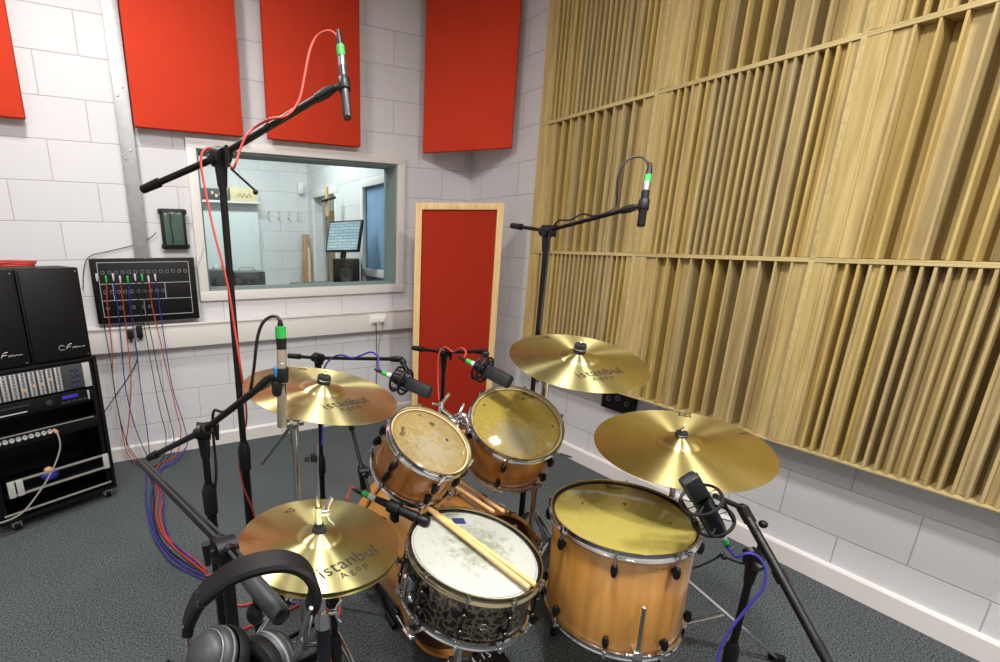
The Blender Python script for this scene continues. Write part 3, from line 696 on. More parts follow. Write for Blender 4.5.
# ------------------------------------------------------------------ rack and loudspeakers
RM = Matrix(((0.918, -0.396, 0, -3.32), (0.396, 0.918, 0, -0.76), (0, 0, 1, 0), (0, 0, 0, 1)))   # x along the front, y backward
t = thing('equipment_rack', 'black wheeled equipment rack holding a mixer, below the two loudspeakers', 'equipment rack', M=RM)
rw0, rw1, rd = -0.075, 0.495, 0.42
f = MB()
f.box((rw0 + 0.009, rd / 2, 0.46), (0.018, rd, 0.79), bev=0.003); f.box((rw1 - 0.009, rd / 2, 0.46), (0.018, rd, 0.79), bev=0.003)
f.box(((rw0 + rw1) / 2, rd / 2, 0.856), (rw1 - rw0, rd, 0.018), bev=0.003); f.box(((rw0 + rw1) / 2, rd / 2, 0.074), (rw1 - rw0, rd, 0.018), bev=0.003)
f.box(((rw0 + rw1) / 2, rd - 0.006, 0.46), (rw1 - rw0 - 0.03, 0.012, 0.77))
part('case', f, darkbox, t, local=True)
for x in (rw0 + 0.03, rw1 - 0.03):
    f = MB(); f.box((x, 0.025, 0.465), (0.022, 0.012, 0.76), bev=0.001); part('rack_rail', f, black, t, local=True)
for x in (0.0, rw1 - 0.04):
    for y in (0.05, rd - 0.05):
        f = MB(); f.tube([(x - 0.012, y, 0.027), (x + 0.012, y, 0.027)], 0.026, n=18); c = part('caster', f, rubber, t, local=True)
        f = MB(); f.box((x, y, 0.05), (0.04, 0.05, 0.012), bev=0.002); f.box((x - 0.018, y, 0.038), (0.004, 0.035, 0.034), bev=0.001); f.box((x + 0.018, y, 0.038), (0.004, 0.035, 0.034), bev=0.001)
        part('caster_fork', f, silver, c, local=True)
f = MB(); f.box(((rw0 + rw1) / 2, 0.006, 0.11), (rw1 - rw0 - 0.05, 0.012, 0.008), bev=0.002); part('lower_trim', f, greyc, t, local=True)
# mixer
t = thing('rack_mixer', 'rack mixer with columns of pale knobs at the top of the rack', 'mixer', M=RM @ Matrix.Translation((0.0, 0, 0.70)))
f = MB(); f.box((0.205, 0.10, 0.073), (0.5, 0.2, 0.134), bev=0.003); part('chassis', f, panelgrey, t, local=True)
f = MB(); f.box((0.434, -0.003, 0.073), (0.034, 0.008, 0.134), bev=0.001); part('rack_ear', f, silver, t, local=True)
for c in range(9):
    cm = MB(); cm.box((-0.015 + c * 0.039, -0.002, 0.073), (0.027, 0.006, 0.128), bev=0.001)
    st = part('channel_strip', cm, silver, t, local=True)
    for r in range(8):
        f = MB(); f.lathe([(0.0062, 0), (0.0055, 0.012), (0, 0.013)], axisM((-0.015 + c * 0.039, -0.004, 0.017 + r * 0.0165), (0, -1, 0)), 10)
        part('knob', f, peach if (c, r) in ((5, 3), (6, 3), (7, 4), (4, 2)) else midgrey, st, local=True)
f = MB()
for r in range(4):
    for c in range(2): f.box((0.365 + c * 0.024, -0.006, 0.025 + r * 0.03), (0.014, 0.012, 0.012), bev=0.002)
part('button_group', f, simple('slate_buttons', rgb(52, 66, 96), 0.4), t, local=True)
# display unit
t = thing('rack_recorder', 'black rack unit with a small blue display and dial below the mixer', 'rack unit', M=RM @ Matrix.Translation((0, 0, 0.62)))
f = MB(); f.box((0.205, 0.10, 0.038), (0.5, 0.2, 0.076), bev=0.002); part('chassis', f, darkbox, t, local=True)
f = MB(); f.box((0.335, -0.003, 0.05), (0.075, 0.006, 0.018), bev=0.001); part('display', f, emit('blue_display', rgb(60, 60, 200), 0.5), t, local=True)
f = MB(); f.box((0.05, -0.002, 0.05), (0.2, 0.004, 0.008), bev=0.001); part('disc_tray', f, charcoal, t, local=True)
f = MB(); f.lathe([(0.016, 0), (0.014, 0.012), (0, 0.014)], axisM((0.235, 0, 0.04), (0, -1, 0)), 18); part('dial', f, charcoal, t, local=True)
for q in range(5):
    f = MB(); f.box((0.30 + q * 0.026, -0.003, 0.022), (0.018, 0.006, 0.012), bev=0.001); part('button', f, charcoal, t, local=True)
f = MB(); f.box((0.425, -0.003, 0.04), (0.008, 0.008, 0.05), bev=0.001); part('handle', f, silver, t, local=True)
f = MB(); f.box((0.05, -0.001, 0.018), (0.17, 0.002, 0.005)); part('printed_line', f, whiteink, t, local=True)
# patch row
t = thing('socket_strip', 'row of metal sockets on a strip halfway down the rack', 'socket strip', M=RM @ Matrix.Translation((0, 0, 0.47)))
f = MB(); f.box((0.205, 0.02, 0.03), (0.5, 0.04, 0.062), bev=0.002); part('panel', f, darkbox, t, local=True)
f = MB(); f.box((0.205, -0.002, 0.06), (0.46, 0.005, 0.005), bev=0.001); part('top_edge', f, greyc, t, local=True)
for q in range(9):
    f = MB(); f.lathe([(0, 0.001), (0.007, 0.001), (0.008, 0.006), (0.012, 0.006), (0.012, 0)], axisM((-0.01 + q * 0.028, 0, 0.035), (0, -1, 0)), 14); part('socket', f, silver, t, local=True)
p0 = RM @ V((0.25, -0.01, 0.505))
f = MB(); f.tube([RM @ V(q) for q in ((0.235, -0.005, 0.505), (0.235, -0.045, 0.50), (0.23, -0.06, 0.42), (0.17, -0.07, 0.31), (0.08, -0.07, 0.20), (0.0, -0.08, 0.14), (-0.09, -0.06, 0.12), (-0.2, -0.05, 0.13))], 0.0045, n=8, smooth=6)
o = lone('patch_cable', f, greyc, 'grey cable looping from the patch panel down the front of the rack', 'cable', tuple(p0))
f = MB(); f.tube([RM @ V((0.235, 0.0, 0.505)), RM @ V((0.235, -0.035, 0.505))], 0.009, n=12)
c = part('connector', MB().add([q - o.location for q in f.v], f.f), peach, None); c.parent = o
# rack drawer frame with blue bundle
t = thing('rack_shelf', 'open rack shelf with light grey rails near the bottom of the rack', 'rack shelf', M=RM @ Matrix.Translation((0, 0, 0.20)))
f = MB(); f.box((0.215, 0.15, 0.008), (0.48, 0.3, 0.006), bev=0.001); part('tray', f, darkbox, t, local=True)
for z in (0.012, 0.088):
    f = MB(); f.box((0.225, -0.003, z), (0.46, 0.012, 0.010), bev=0.001); part('rail', f, greyc, t, local=True)
for x in (0.0, 0.037, 0.455):
    f = MB(); f.box((x, -0.008, 0.05), (0.030, 0.014, 0.088), bev=0.003); part('bracket', f, silver, t, local=True)
t = thing('cloth_bundle', 'small blue bundle with a peach round top on the rack shelf', 'small object', M=RM @ Matrix.Translation((0.19, 0.05, 0.214)))
f = MB(); f.ball((0, 0, 0.03), 0.032, (1.4, 0.8, 0.9)); part('body', f, bluep, t, local=True)
f = MB(); f.ball((-0.005, -0.005, 0.066), 0.02, (1.1, 1, 0.8)); part('top', f, peach, t, local=True)
# loudspeakers
def squiggle():
    return [[(0.018, 0.02), (0.006, 0.026), (-0.004, 0.016), (0.002, 0.004), (0.016, 0.004)], [(0.022, 0.004), (0.032, 0.024), (0.046, 0.028)], [(0.024, 0.014), (0.042, 0.016)],
            [(0.046, 0.004), (0.052, 0.014), (0.056, 0.006), (0.062, 0.014), (0.066, 0.006), (0.074, 0.012), (0.080, 0.008), (0.095, 0.010)]]
for k, (x0, x1) in enumerate(((-0.083, 0.196), (0.199, 0.478))):
    t = thing('loudspeaker', ['black loudspeaker cut off by the left edge, standing on the rack', 'black loudspeaker with a script badge, right of the pair on the rack'][k], 'loudspeaker', M=RM @ Matrix.Translation(((x0 + x1) / 2, 0, 0.866)))
    w = x1 - x0
    f = MB(); f.box((0, 0.15, 0.2385), (w, 0.29, 0.475), bev=0.008); part('cabinet', f, darkbox, t, local=True)
    f = MB(); f.box((0, 0.0015, 0.2385), (w - 0.02, 0.012, 0.455), bev=0.006); part('grille', f, black, t, local=True)
    f = MB()
    for s in squiggle(): f.tube([(0.0 + a * 1.25 - 0.01, -0.0055, 0.055 + b * 1.1) for a, b in s], 0.0012, n=5, smooth=4)
    part('badge', f, silver, t, local=True)
    for z in (0.02, 0.457):
        f = MB(); f.lathe([(0.004, 0), (0.004, 0.002), (0, 0.003)], axisM((w / 2 - 0.02, -0.0045, z), (0, -1, 0)), 10); part('screw', f, steel, t, local=True)
f = MB(); pts = []
for i in range(64):
    a = i / 64 * 2 * PI * 3.5; r = 1 + 0.05 * math.sin(i * 1.3)
    pts.append(RM @ V((0.15 + 0.165 * r * math.cos(a), 0.10 + 0.075 * r * math.sin(a), 1.350 + 0.007 * (i / 16) + 0.002 * math.sin(i))))
f.tube(pts, 0.0045, n=7, smooth=3)
lone('coiled_cable', f, redc, 'red cable coiled flat on top of the loudspeakers', 'cable', tuple(RM @ V((0.06, 0.14, 1.343))))

# ------------------------------------------------------------------ drums
def ring_prof(r0, r1, z0, z1): return [(r0, z0), (r1, z0), (r1, z1), (r0, z1)]
def drum(name, label, cat, c, n, R, depth, shellm, hoopm, nl, ang, headm, lugkind='bullet', inner_m=inner, hoop_h=0.024, M=None, batter=True):
    """c = centre of the top hoop's upper edge, n = its axis; R = hoop radius"""
    n = V(n).normalized(); base = V(c) - n * depth
    Mx = M if M is not None else drumM(base, n)
    t = thing(name, label, cat, M=Mx)
    rs = R - 0.010
    f = MB(); f.lathe([(rs - 0.008, 0.006), (rs, 0.010), (rs, depth - 0.014), (rs - 0.008, depth - 0.009), (rs - 0.009, depth - 0.014), (rs - 0.009, 0.010)], n=96, close=True)
    sh = part('shell', f, shellm, t, local=True, sharp=60)
    f = MB(); f.lathe([(rs - 0.0092, 0.012), (rs - 0.0092, depth - 0.016)], n=96); part('shell_inside', f, inner_m, t, local=True)
    for nm, z0, sgn in (('top_hoop', depth, -1), ('bottom_hoop', 0, 1)):
        f = MB(); pr = [(R - 0.005, 0), (R - 0.001, 0.0), (R - 0.001, 0.003), (R - 0.0035, 0.005), (R - 0.0035, hoop_h - 0.006), (R + 0.001, hoop_h - 0.004), (R + 0.002, hoop_h), (R - 0.006, hoop_h)]
        f.lathe([(a, z0 + sgn * b) for a, b in pr], n=96, close=True); part(nm, f, hoopm if sgn < 0 else chrome, t, local=True, sharp=70)
    f = MB(); f.lathe([(0, depth - 0.0095), (rs - 0.006, depth - 0.0095), (rs + 0.002, depth - 0.016), (rs + 0.002, depth - 0.02)], n=96)
    f.lathe([(0, depth - 0.0103), (rs - 0.006, depth - 0.0103)], n=96)
    if batter: hd = part('drum_head', f, headm, t, local=True)
    f = MB(); f.lathe([(0, 0.0085), (rs - 0.004, 0.0085)], n=64); part('bottom_head', f, headm if headm is not head_snare else head_tom, t, local=True)
    if batter:
        f = MB(); f.lathe([(R - 0.0120, depth - 0.0092), (R - 0.0075, depth - 0.0085), (R - 0.0065, depth - 0.012)], n=96); part('hoop_gasket', f, black if shellm is not amber else ivory, t, local=True)
    for k in range(nl):
        a = math.radians(ang + 360 / nl * k); d = V((math.cos(a), math.sin(a), 0)); tn = V((-d.y, d.x, 0))
        if lugkind == 'bullet':
            for z, s in ((depth - 0.062, 1), (0.058, -1)):
                f = MB(); f.lathe([(0, -0.020), (0.007, -0.018), (0.0105, -0.008), (0.011, 0.008), (0.0075, 0.018), (0, 0.02)], axisM(d * (rs + 0.014) + V((0, 0, z)), (0, 0, s), d) @ Matrix.Diagonal((1, 0.85, 1, 1)), 16)
                f.box(None, (0.02, 0.012, 0.014), bev=0.003, M=axisM(d * (rs + 0.005) + V((0, 0, z)), (0, 0, 1), d))
                lg = part('lug', f, black, t, local=True)
                f = MB(); zt = depth - 0.004 if s > 0 else 0.004
                f.tube([d * (rs + 0.014) + V((0, 0, z + s * 0.018)), d * (rs + 0.013) + V((0, 0, zt))], 0.0032, n=8)
                f.box(None, (0.010, 0.012, 0.012), bev=0.002, M=axisM(d * (R + 0.003) + V((0, 0, zt - s * 0.014)), (0, 0, 1), d))
                f.tube([d * (rs + 0.013) + V((0, 0, zt - s * 0.009)), d * (rs + 0.013) + V((0, 0, zt + s * 0.006))], 0.0055, n=8)
                part('tension_rod', f, chrome, lg, local=True)
        else:
            f = MB(); p = d * (rs + 0.013)
            f.tube([p + V((0, 0, 0.035)), p + V((0, 0, depth - 0.035))], 0.0034, n=10)
            for z in (0.06, depth - 0.06):
                f.ball(p + V((0, 0, z)), 0.0085, (1, 1, 0.8)); f.tube([p + V((0, 0, z)), d * rs + V((0, 0, z))], 0.006, n=8)
            lg = part('lug', f, darkchrome, t, local=True)
            for zt, s in ((depth - 0.004, 1), (0.004, -1)):
                f = MB(); f.tube([p + V((0, 0, zt - s * 0.035)), p + V((0, 0, zt))], 0.003, n=8); f.tube([p + V((0, 0, zt - s * 0.006)), p + V((0, 0, zt + s * 0.006))], 0.0058, n=8)
                f.box(None, (0.012, 0.013, 0.008), bev=0.002, M=axisM(d * (R + 0.002) + V((0, 0, zt - s * 0.006)), (0, 0, 1), d))
                part('tension_rod', f, chrome, lg, local=True)
    return t, rs
def headmark(t, z, strokes, ang, rad, sc, mat=ink, rot=0, name='head_print'):
    a = math.radians(ang); c = V((math.cos(a) * rad, math.sin(a) * rad, z)); up = V((math.cos(a + rot), math.sin(a + rot), 0)); rt = V((up.y, -up.x, 0))
    f = MB()
    for s in strokes: f.tube([c + rt * (x * sc) + up * (y * sc) for x, y in s], 0.0006 if sc < 0.6 else 0.0009, n=4, smooth=3)
    return part(name, f, mat, t, local=True)
LOGO = [[(-0.03, 0), (-0.028, 0.012), (-0.02, 0.012), (-0.022, 0.005), (-0.03, 0.006), (-0.018, -0.002)], [(-0.015, 0.003), (-0.009, 0.006), (-0.014, 0.008), (-0.014, 0), (-0.008, 0)], [(-0.005, 0), (-0.003, 0.008), (0, 0.001), (0.003, 0.008), (0.006, 0.001), (0.009, 0.006)], [(0.012, 0.004), (0.016, 0.008), (0.02, 0.004), (0.016, 0), (0.012, 0.004)], [(-0.03, -0.005), (0.0, -0.006), (0.025, -0.004)]]
BLOB = [[(-0.006, 0.0), (0.006, 0.0)], [(-0.005, 0.003), (0.005, 0.003)], [(-0.005, -0.003), (0.005, -0.003)], [(0, -0.005), (0, 0.005)]]

ft, frs = drum('floor_tom', 'large honey maple floor tom, the biggest wooden drum at the right', 'floor tom', (-1.363, -2.76, 0.671), (-0.051, -0.007, 0.999), 0.211, 0.37, maple, chrome, 8, 35, head_floor)
headmark(ft, 0.3612, LOGO, 46, 0.172, 0.9); headmark(ft, 0.3612, BLOB, 32, 0.073, 0.9); headmark(ft, 0.3612, BLOB, -49, 0.132, 0.7); headmark(ft, 0.3612, BLOB, 114, 0.12, 0.7)
f = MB()
for s in LOGO: f.tube([V((math.cos(math.radians(250) + x / frs) * (frs + 0.0006), math.sin(math.radians(250) + x / frs) * (frs + 0.0006), 0.315 + y)) for x, y in [(q[0] * 1.2, q[1] * 0.9) for q in s]], 0.0007, n=4, smooth=3)
part('shell_badge', f, simple('faded_brown_print', rgb(150, 108, 50), 0.5), ft, local=True)
for az in (238, 340, 92):
    a = math.radians(az); d = V((math.cos(a), math.sin(a), 0))
    f = MB(); p = d * (frs + 0.018)
    f.tube([p + V((0, 0, -0.270)), p + V((0, 0, 0.205))], 0.0055, n=8); lg = part('leg', f, steel, ft, local=True)
    f = MB(); f.lathe([(0, -0.292), (0.013, -0.29), (0.014, -0.27), (0.006, -0.255)], Matrix.Translation(p), 14); part('rubber_foot', f, rubber, lg, local=True)
    f = MB(); f.box(None, (0.032, 0.026, 0.034), bev=0.006, M=axisM(d * (frs + 0.012) + V((0, 0, 0.035)), (0, 0, 1), d)); 
    tn = V((-d.y, d.x, 0)); f.tube([p - tn * 0.03 + V((0, 0, 0.035)), p + tn * 0.03 + V((0, 0, 0.035))], 0.0045, n=8); f.ball(p + tn * 0.032 + V((0, 0, 0.035)), 0.008); f.ball(p - tn * 0.03 + V((0, 0, 0.035)), 0.007)
    part('leg_bracket', f, chrome, ft, local=True)

t1, _ = drum('rack_tom', 'smaller amber rack tom, left of the mounted pair, with scuffed clear head', 'tom', (-1.893, -2.482, 0.913), (0.158, -0.5, 0.851), 0.135, 0.17, amber, chrome, 6, 23, head_tom)
headmark(t1, 0.1612, LOGO, 155, 0.088, 0.75, rot=0); headmark(t1, 0.1612, BLOB, 62, 0.074, 1.6); headmark(t1, 0.1612, BLOB, 1, 0.062, 0.9); headmark(t1, 0.1612, BLOB, 87, 0.102, 0.6)
t2, _ = drum('rack_tom', 'larger amber rack tom, right of the mounted pair, beneath the right crash cymbal', 'tom', (-1.53, -2.444, 0.898), (-0.202, -0.483, 0.852), 0.160, 0.21, amber, chrome, 6, 40, head_tom2)
headmark(t2, 0.2012, LOGO, 31, 0.136, 0.8); headmark(t2, 0.2012, BLOB, 38, 0.115, 0.8); headmark(t2, 0.2012, BLOB, -36, 0.123, 0.7); headmark(t2, 0.2012, BLOB, 115, 0.123, 0.7)
sn, srs = drum('snare_drum', 'snare drum with white coated head and black leopard-patterned shell', 'snare drum', (-1.883, -2.703, 0.67), (0.088, -0.138, 0.987), 0.187, 0.172, leopard, bronze_hoop, 10, 14, head_snare, 'tube')
# strainer on the left
a = math.radians(180); d = V((math.cos(a), math.sin(a), 0)); tn = V((-d.y, d.x, 0))
f = MB(); f.box(None, (0.022, 0.034, 0.075), bev=0.004, M=axisM(d * (srs + 0.014) + V((0, 0, 0.085)), (0, 0, 1), d))
f.tube([d * (srs + 0.028) + V((0, 0, 0.06)), d * (srs + 0.034) + V((0, 0, 0.125))], 0.004, n=8); f.ball(d * (srs + 0.035) + V((0, 0, 0.128)), 0.008)
f.tube([d * (srs + 0.02) - tn * 0.02 + V((0, 0, 0.07)), d * (srs + 0.02) + tn * 0.035 + V((0, 0, 0.07))], 0.005, n=8)
part('strainer', f, chrome, sn, local=True)
f = MB(); f.box(None, (0.016, 0.03, 0.05), bev=0.004, M=axisM(-d * (srs + 0.010) + V((0, 0, 0.06)), (0, 0, 1), d)); part('butt_plate', f, chrome, sn, local=True)
f = MB(); f.box((0.033, 0.123, 0.1632), (0.038, 0.026, 0.0012), rot=Matrix.Rotation(math.radians(-14), 3, 'Z')); part('tape_strip', f, navy, sn, local=True, label='small navy tape strip')
headmark(sn, 0.1625, [[(-0.008, 0), (-0.004, 0.006), (0, 0), (0.004, 0.006), (0.008, 0)]], 83, 0.158, 0.9)
f = MB(); f.lathe([(0.009, 0), (0.011, 0.001), (0.009, 0.002)], axisM(V((math.cos(math.radians(248)), math.sin(math.radians(248)), 0)) * srs + V((0, 0, 0.075)), (math.cos(math.radians(248)), math.sin(math.radians(248)), 0)), 14); part('air_vent', f, chrome, sn, local=True)

# bass drum, axis along Y
BM = Matrix(((1, 0, 0, -1.66), (0, 0, -1, -1.97), (0, 1, 0, 0.29), (0, 0, 0, 1)))   # local z -> -Y (to the player)
BD = 0.49
bd = thing('bass_drum', 'big maple bass drum lying under the toms, behind the snare', 'bass drum', M=BM)
f = MB(); f.lathe([(0.262, 0.03), (0.272, 0.034), (0.272, BD - 0.034), (0.262, BD - 0.03)], n=96); f.lathe([(0.262, 0.03), (0.262, BD - 0.03)], n=96); part('shell', f, maple, bd, local=True, sharp=60)
for nm, z0, s in (('front_hoop', 0, 1), ('batter_hoop', BD, -1)):
    f = MB(); f.lathe([(0.279, z0), (0.290, z0), (0.290, z0 + s * 0.042), (0.279, z0 + s * 0.042)], n=96, close=True); part(nm, f, hoopwood, bd, local=True, sharp=60)
    f = MB(); f.lathe([(0, z0 + s * 0.03), (0.270, z0 + s * 0.028), (0.2775, z0 + s * 0.030), (0.2775, z0 + s * 0.045), (0.2725, z0 + s * 0.045)], n=96); part('drum_head', f, head_dark, bd, local=True)
    for k in range(8):
        a = math.radians(22.5 + 45 * k); d = V((math.cos(a), math.sin(a), 0))
        f = MB(); f.box(None, (0.016, 0.024, 0.05), bev=0.004, M=axisM(d * 0.297 + V((0, 0, z0 + s * 0.022)), (0, 0, 1), d)); f.box(None, (0.022, 0.024, 0.006), bev=0.002, M=axisM(d * 0.290 + V((0, 0, z0 - s * 0.003)), (0, 0, 1), d))
        cl = part('claw', f, black if s > 0 else chrome, bd, local=True)
        f = MB(); f.tube([d * 0.30 + V((0, 0, z0 - s * 0.012)), d * 0.29 + V((0, 0, z0 + s * 0.12))], 0.0035, n=8)
        tn = V((-d.y, d.x, 0)); f.tube([d * 0.30 + V((0, 0, z0 - s * 0.012)) - tn * 0.018, d * 0.30 + V((0, 0, z0 - s * 0.012)) + tn * 0.018], 0.0035, n=8); part('tension_rod', f, chrome, cl, local=True)
        f = MB(); f.lathe([(0, -0.022), (0.009, -0.018), (0.012, 0), (0.009, 0.018), (0, 0.022)], axisM(d * 0.284 + V((0, 0, z0 + s * 0.135)), (0, 0, 1), d), 14); part('lug', f, black, bd, local=True)
for s in (-1, 1):
    f = MB(); p0 = V((s * 0.25, -0.12, 0.14)); p1 = V((s * 0.40, -0.282, 0.02)); f.tube([p0, p1], 0.007, n=10); sp = part('spur', f, chrome, bd, local=True)
    f = MB(); f.ball(p1, 0.014); part('rubber_foot', f, rubber, sp, local=True)
# tom mount standing on the bass drum
f = MB(); f.box((0, 0.279, 0.30), (0.06, 0.012, 0.05), bev=0.004); f.lathe([(0.018, 0), (0.018, 0.03), (0, 0.03)], axisM((0, 0.28, 0.30), (0, 1, 0)), 20)
part('mount_base', f, chrome, bd, local=True)
tm = thing('tom_mount', 'chrome double tom holder with wing screws rising between the two rack toms', 'tom holder', (-1.70, -2.27, 0.59))
top = V((-1.694, -2.329, 0.884))
f = MB(); f.tube([(-1.68, -2.27, 0.585), (-1.70, -2.27, 0.62), (top.x, top.y, top.z)], [0.013, 0.013, 0.011], n=14); part('post', f, chrome, tm)
f = MB(); f.ball(top, 0.021); f.tube([top + V((0, 0, -0.05)), top + V((0, 0, 0.02))], 0.018, n=14); part('clamp_body', f, chrome, tm)
for q, (tx, ty, tz) in enumerate(((-1.769, -2.395, 0.852), (-1.680, -2.386, 0.875))):
    f = MB(); e = V((tx, ty, tz)); md = (top + e) / 2 + V((0, 0.0, 0.03)); f.tube([top, md, e], 0.007, n=10, smooth=5); f.ball(md, 0.014); ar = part('tom_arm', f, chrome, tm)
    f = MB(); f.box(None, (0.03, 0.012, 0.03), bev=0.004, M=Matrix.Translation(e)); part('tom_bracket', f, chrome, ar)
def wing(mb, p, d, up, s=1.0):
    p = V(p); d = V(d).normalized(); up = V(up).normalized()
    mb.tube([p, p + d * 0.018 * s], 0.006 * s, n=10)
    for k in (-1, 1):
        q = p + d * 0.014 * s
        mb.tube([q, q + up * k * 0.014 * s + d * 0.004 * s, q + up * k * 0.026 * s + d * 0.012 * s], [0.004 * s, 0.0055 * s, 0.003 * s], n=8, smooth=3)
f = MB(); wing(f, (-1.749, -2.311, 0.927), (0.1, 0.2, 0.9), (1, 0.2, 0.28), 1.5); f.tube([(-1.749, -2.311, 0.927), (-1.722, -2.320, 0.904), (-1.694, -2.329, 0.884)], 0.011, n=12); part('wing_screw', f, chrome, tm)
f = MB(); wing(f, (-1.686, -2.329, 0.897), (0.05, 0.0, 1), (0.7, 0.3, 0.4), 1.1); part('wing_screw', f, chrome, tm)
f = MB(); wing(f, (-1.673, -2.353, 0.877), (0.6, -0.2, 0.5), (0.2, 0.2, 0.9), 1.0); f.tube([(-1.694, -2.329, 0.884), (-1.668, -2.358, 0.871)], 0.012, n=12); part('wing_screw', f, chrome, tm)

# kick pedal
kp = thing('bass_drum_pedal', 'black bass drum pedal at the foot of the batter head below the snare', 'pedal', (-1.66, -2.62, 0))
f = MB(); f.box(None, (0.11, 0.26, 0.008), bev=0.003, M=Matrix.Translation((-1.67, -2.66, 0.05)) @ Matrix.Rotation(math.radians(12), 4, 'X')); part('footboard', f, black, kp)
for s in (-1, 1):
    f = MB(); f.tube([(-1.66 + s * 0.055, -2.53, 0.01), (-1.66 + s * 0.05, -2.53, 0.17)], 0.009); part('frame_post', f, blackm, kp)
f = MB(); f.tube([(-1.72, -2.53, 0.165), (-1.60, -2.53, 0.165)], 0.007); part('axle', f, chrome, kp)
f = MB(); f.tube([(-1.66, -2.53, 0.165), (-1.66, -2.56, 0.34)], 0.004); f.ball((-1.66, -2.555, 0.35), 0.022); part('beater', f, chrome, kp)
f = MB(); f.box((-1.66, -2.65, 0.008), (0.11, 0.28, 0.012), bev=0.003); part('base_plate', f, blackm, kp)

vs, fs = text_mb('H . I S', 0.032, 1.1); pc = V((-1.708, -2.552, 0.078)); f = MB(); RX = Matrix.Rotation(math.radians(12), 3, 'X')
f.add([pc + RX @ q for q in vs], fs, False); part('footboard_print', f, whiteink, kp, label='white letters on the footboard')
# snare stand
ss = thing('snare_stand', 'chrome snare stand cradling the leopard-patterned snare drum', 'drum stand', (-1.905, -2.68, 0))
f = MB(); f.tube([(-1.905, -2.68, 0.03), (-1.900, -2.682, 0.36)], 0.0125); f.tube([(-1.9, -2.682, 0.34), (-1.897, -2.684, 0.46)], 0.009); part('tube', f, chrome, ss)
sM = drumM(V((-1.883, -2.703, 0.67)) - V((0.088, -0.138, 0.987)) * 0.172, (0.088, -0.138, 0.987))
for az in (195, 75, 315):
    a = math.radians(az); d = V((math.cos(a), math.sin(a), 0))
    f = MB(); pts = [sM @ (d * 0.01 + V((0, 0, -0.04))), sM @ (d * 0.10 + V((0, 0, -0.035))), sM @ (d * 0.19 + V((0, 0, -0.020))), sM @ (d * 0.205 + V((0, 0, 0.015)))]
    f.tube(pts, 0.006, n=8, smooth=4); ar = part('basket_arm', f, chrome, ss)
    f = MB(); f.tube([pts[-1] - (pts[-1] - pts[-2]).normalized() * 0.02, pts[-1] + (pts[-1] - pts[-2]).normalized() * 0.012], 0.009, n=10); part('rubber_tip', f, rubber, ar)
def chrome_legs(t, bx, by, z0, R, azs, mat=chrome, r=0.005, double=True):
    for az in azs:
        a = math.radians(az); d = V((math.cos(a), math.sin(a), 0)); tn = V((-d.y, d.x, 0)); B = V((bx, by, 0))
        f = MB(); offs = (-0.008, 0.008) if double else (0,)
        for o in offs: f.tube([B + d * 0.02 + tn * o + V((0, 0, z0)), B + d * R + tn * o + V((0, 0, 0.018))], r, n=8)
        for o in offs: f.tube([B + d * 0.02 + tn * o + V((0, 0, z0 * 0.30)), B + d * R * 0.52 + tn * o + V((0, 0, z0 * 0.48 + 0.008))], r * 0.9, n=8)
        lg = part('leg', f, mat, t)
        f = MB(); f.tube([B + d * (R - 0.02) + V((0, 0, 0.02)), B + d * (R + 0.025) + V((0, 0, 0.014))], [0.016, 0.013], n=12); part('rubber_foot', f, rubber, lg)
chrome_legs(ss, -1.905, -2.68, 0.26, 0.27, (160, 40, 280))

# drum sticks
def stick(p0, p1, label, group):
    p0 = V(p0); p1 = V(p1); L = (p1 - p0).length; d = (p1 - p0) / L
    t = thing('drumstick', label, 'drumstick', tuple(p0), group=group)
    f = MB(); prof = [(0.0, 0), (0.003, 0.0008), (0.0048, 0.004), (0.005, 0.008), (0.0030, 0.014), (0.0035, 0.03), (0.0072, 0.11), (0.0073, L - 0.006), (0.006, L - 0.001), (0, L)]
    f.lathe(prof, axisM(p0, d), 16); part('shaft', f, hickory, t)
    return t
stick((-1.938, -2.460, 0.715), (-1.843, -2.877, 0.649), 'hickory drumstick across the white snare head, the lower left of the two', 'drumsticks on the snare')
stick((-1.930, -2.470, 0.713), (-1.820, -2.874, 0.647), 'hickory drumstick across the white snare head, the upper right of the two', 'drumsticks on the snare')
stick((-1.614, -2.174, 0.600), (-1.607, -2.502, 0.600), 'drumstick lying on the bass drum behind the snare, the right one', 'drumsticks on the bass drum')
stick((-1.654, -2.207, 0.598), (-1.635, -2.485, 0.598), 'drumstick lying on the bass drum behind the snare, the left one', 'drumsticks on the bass drum')

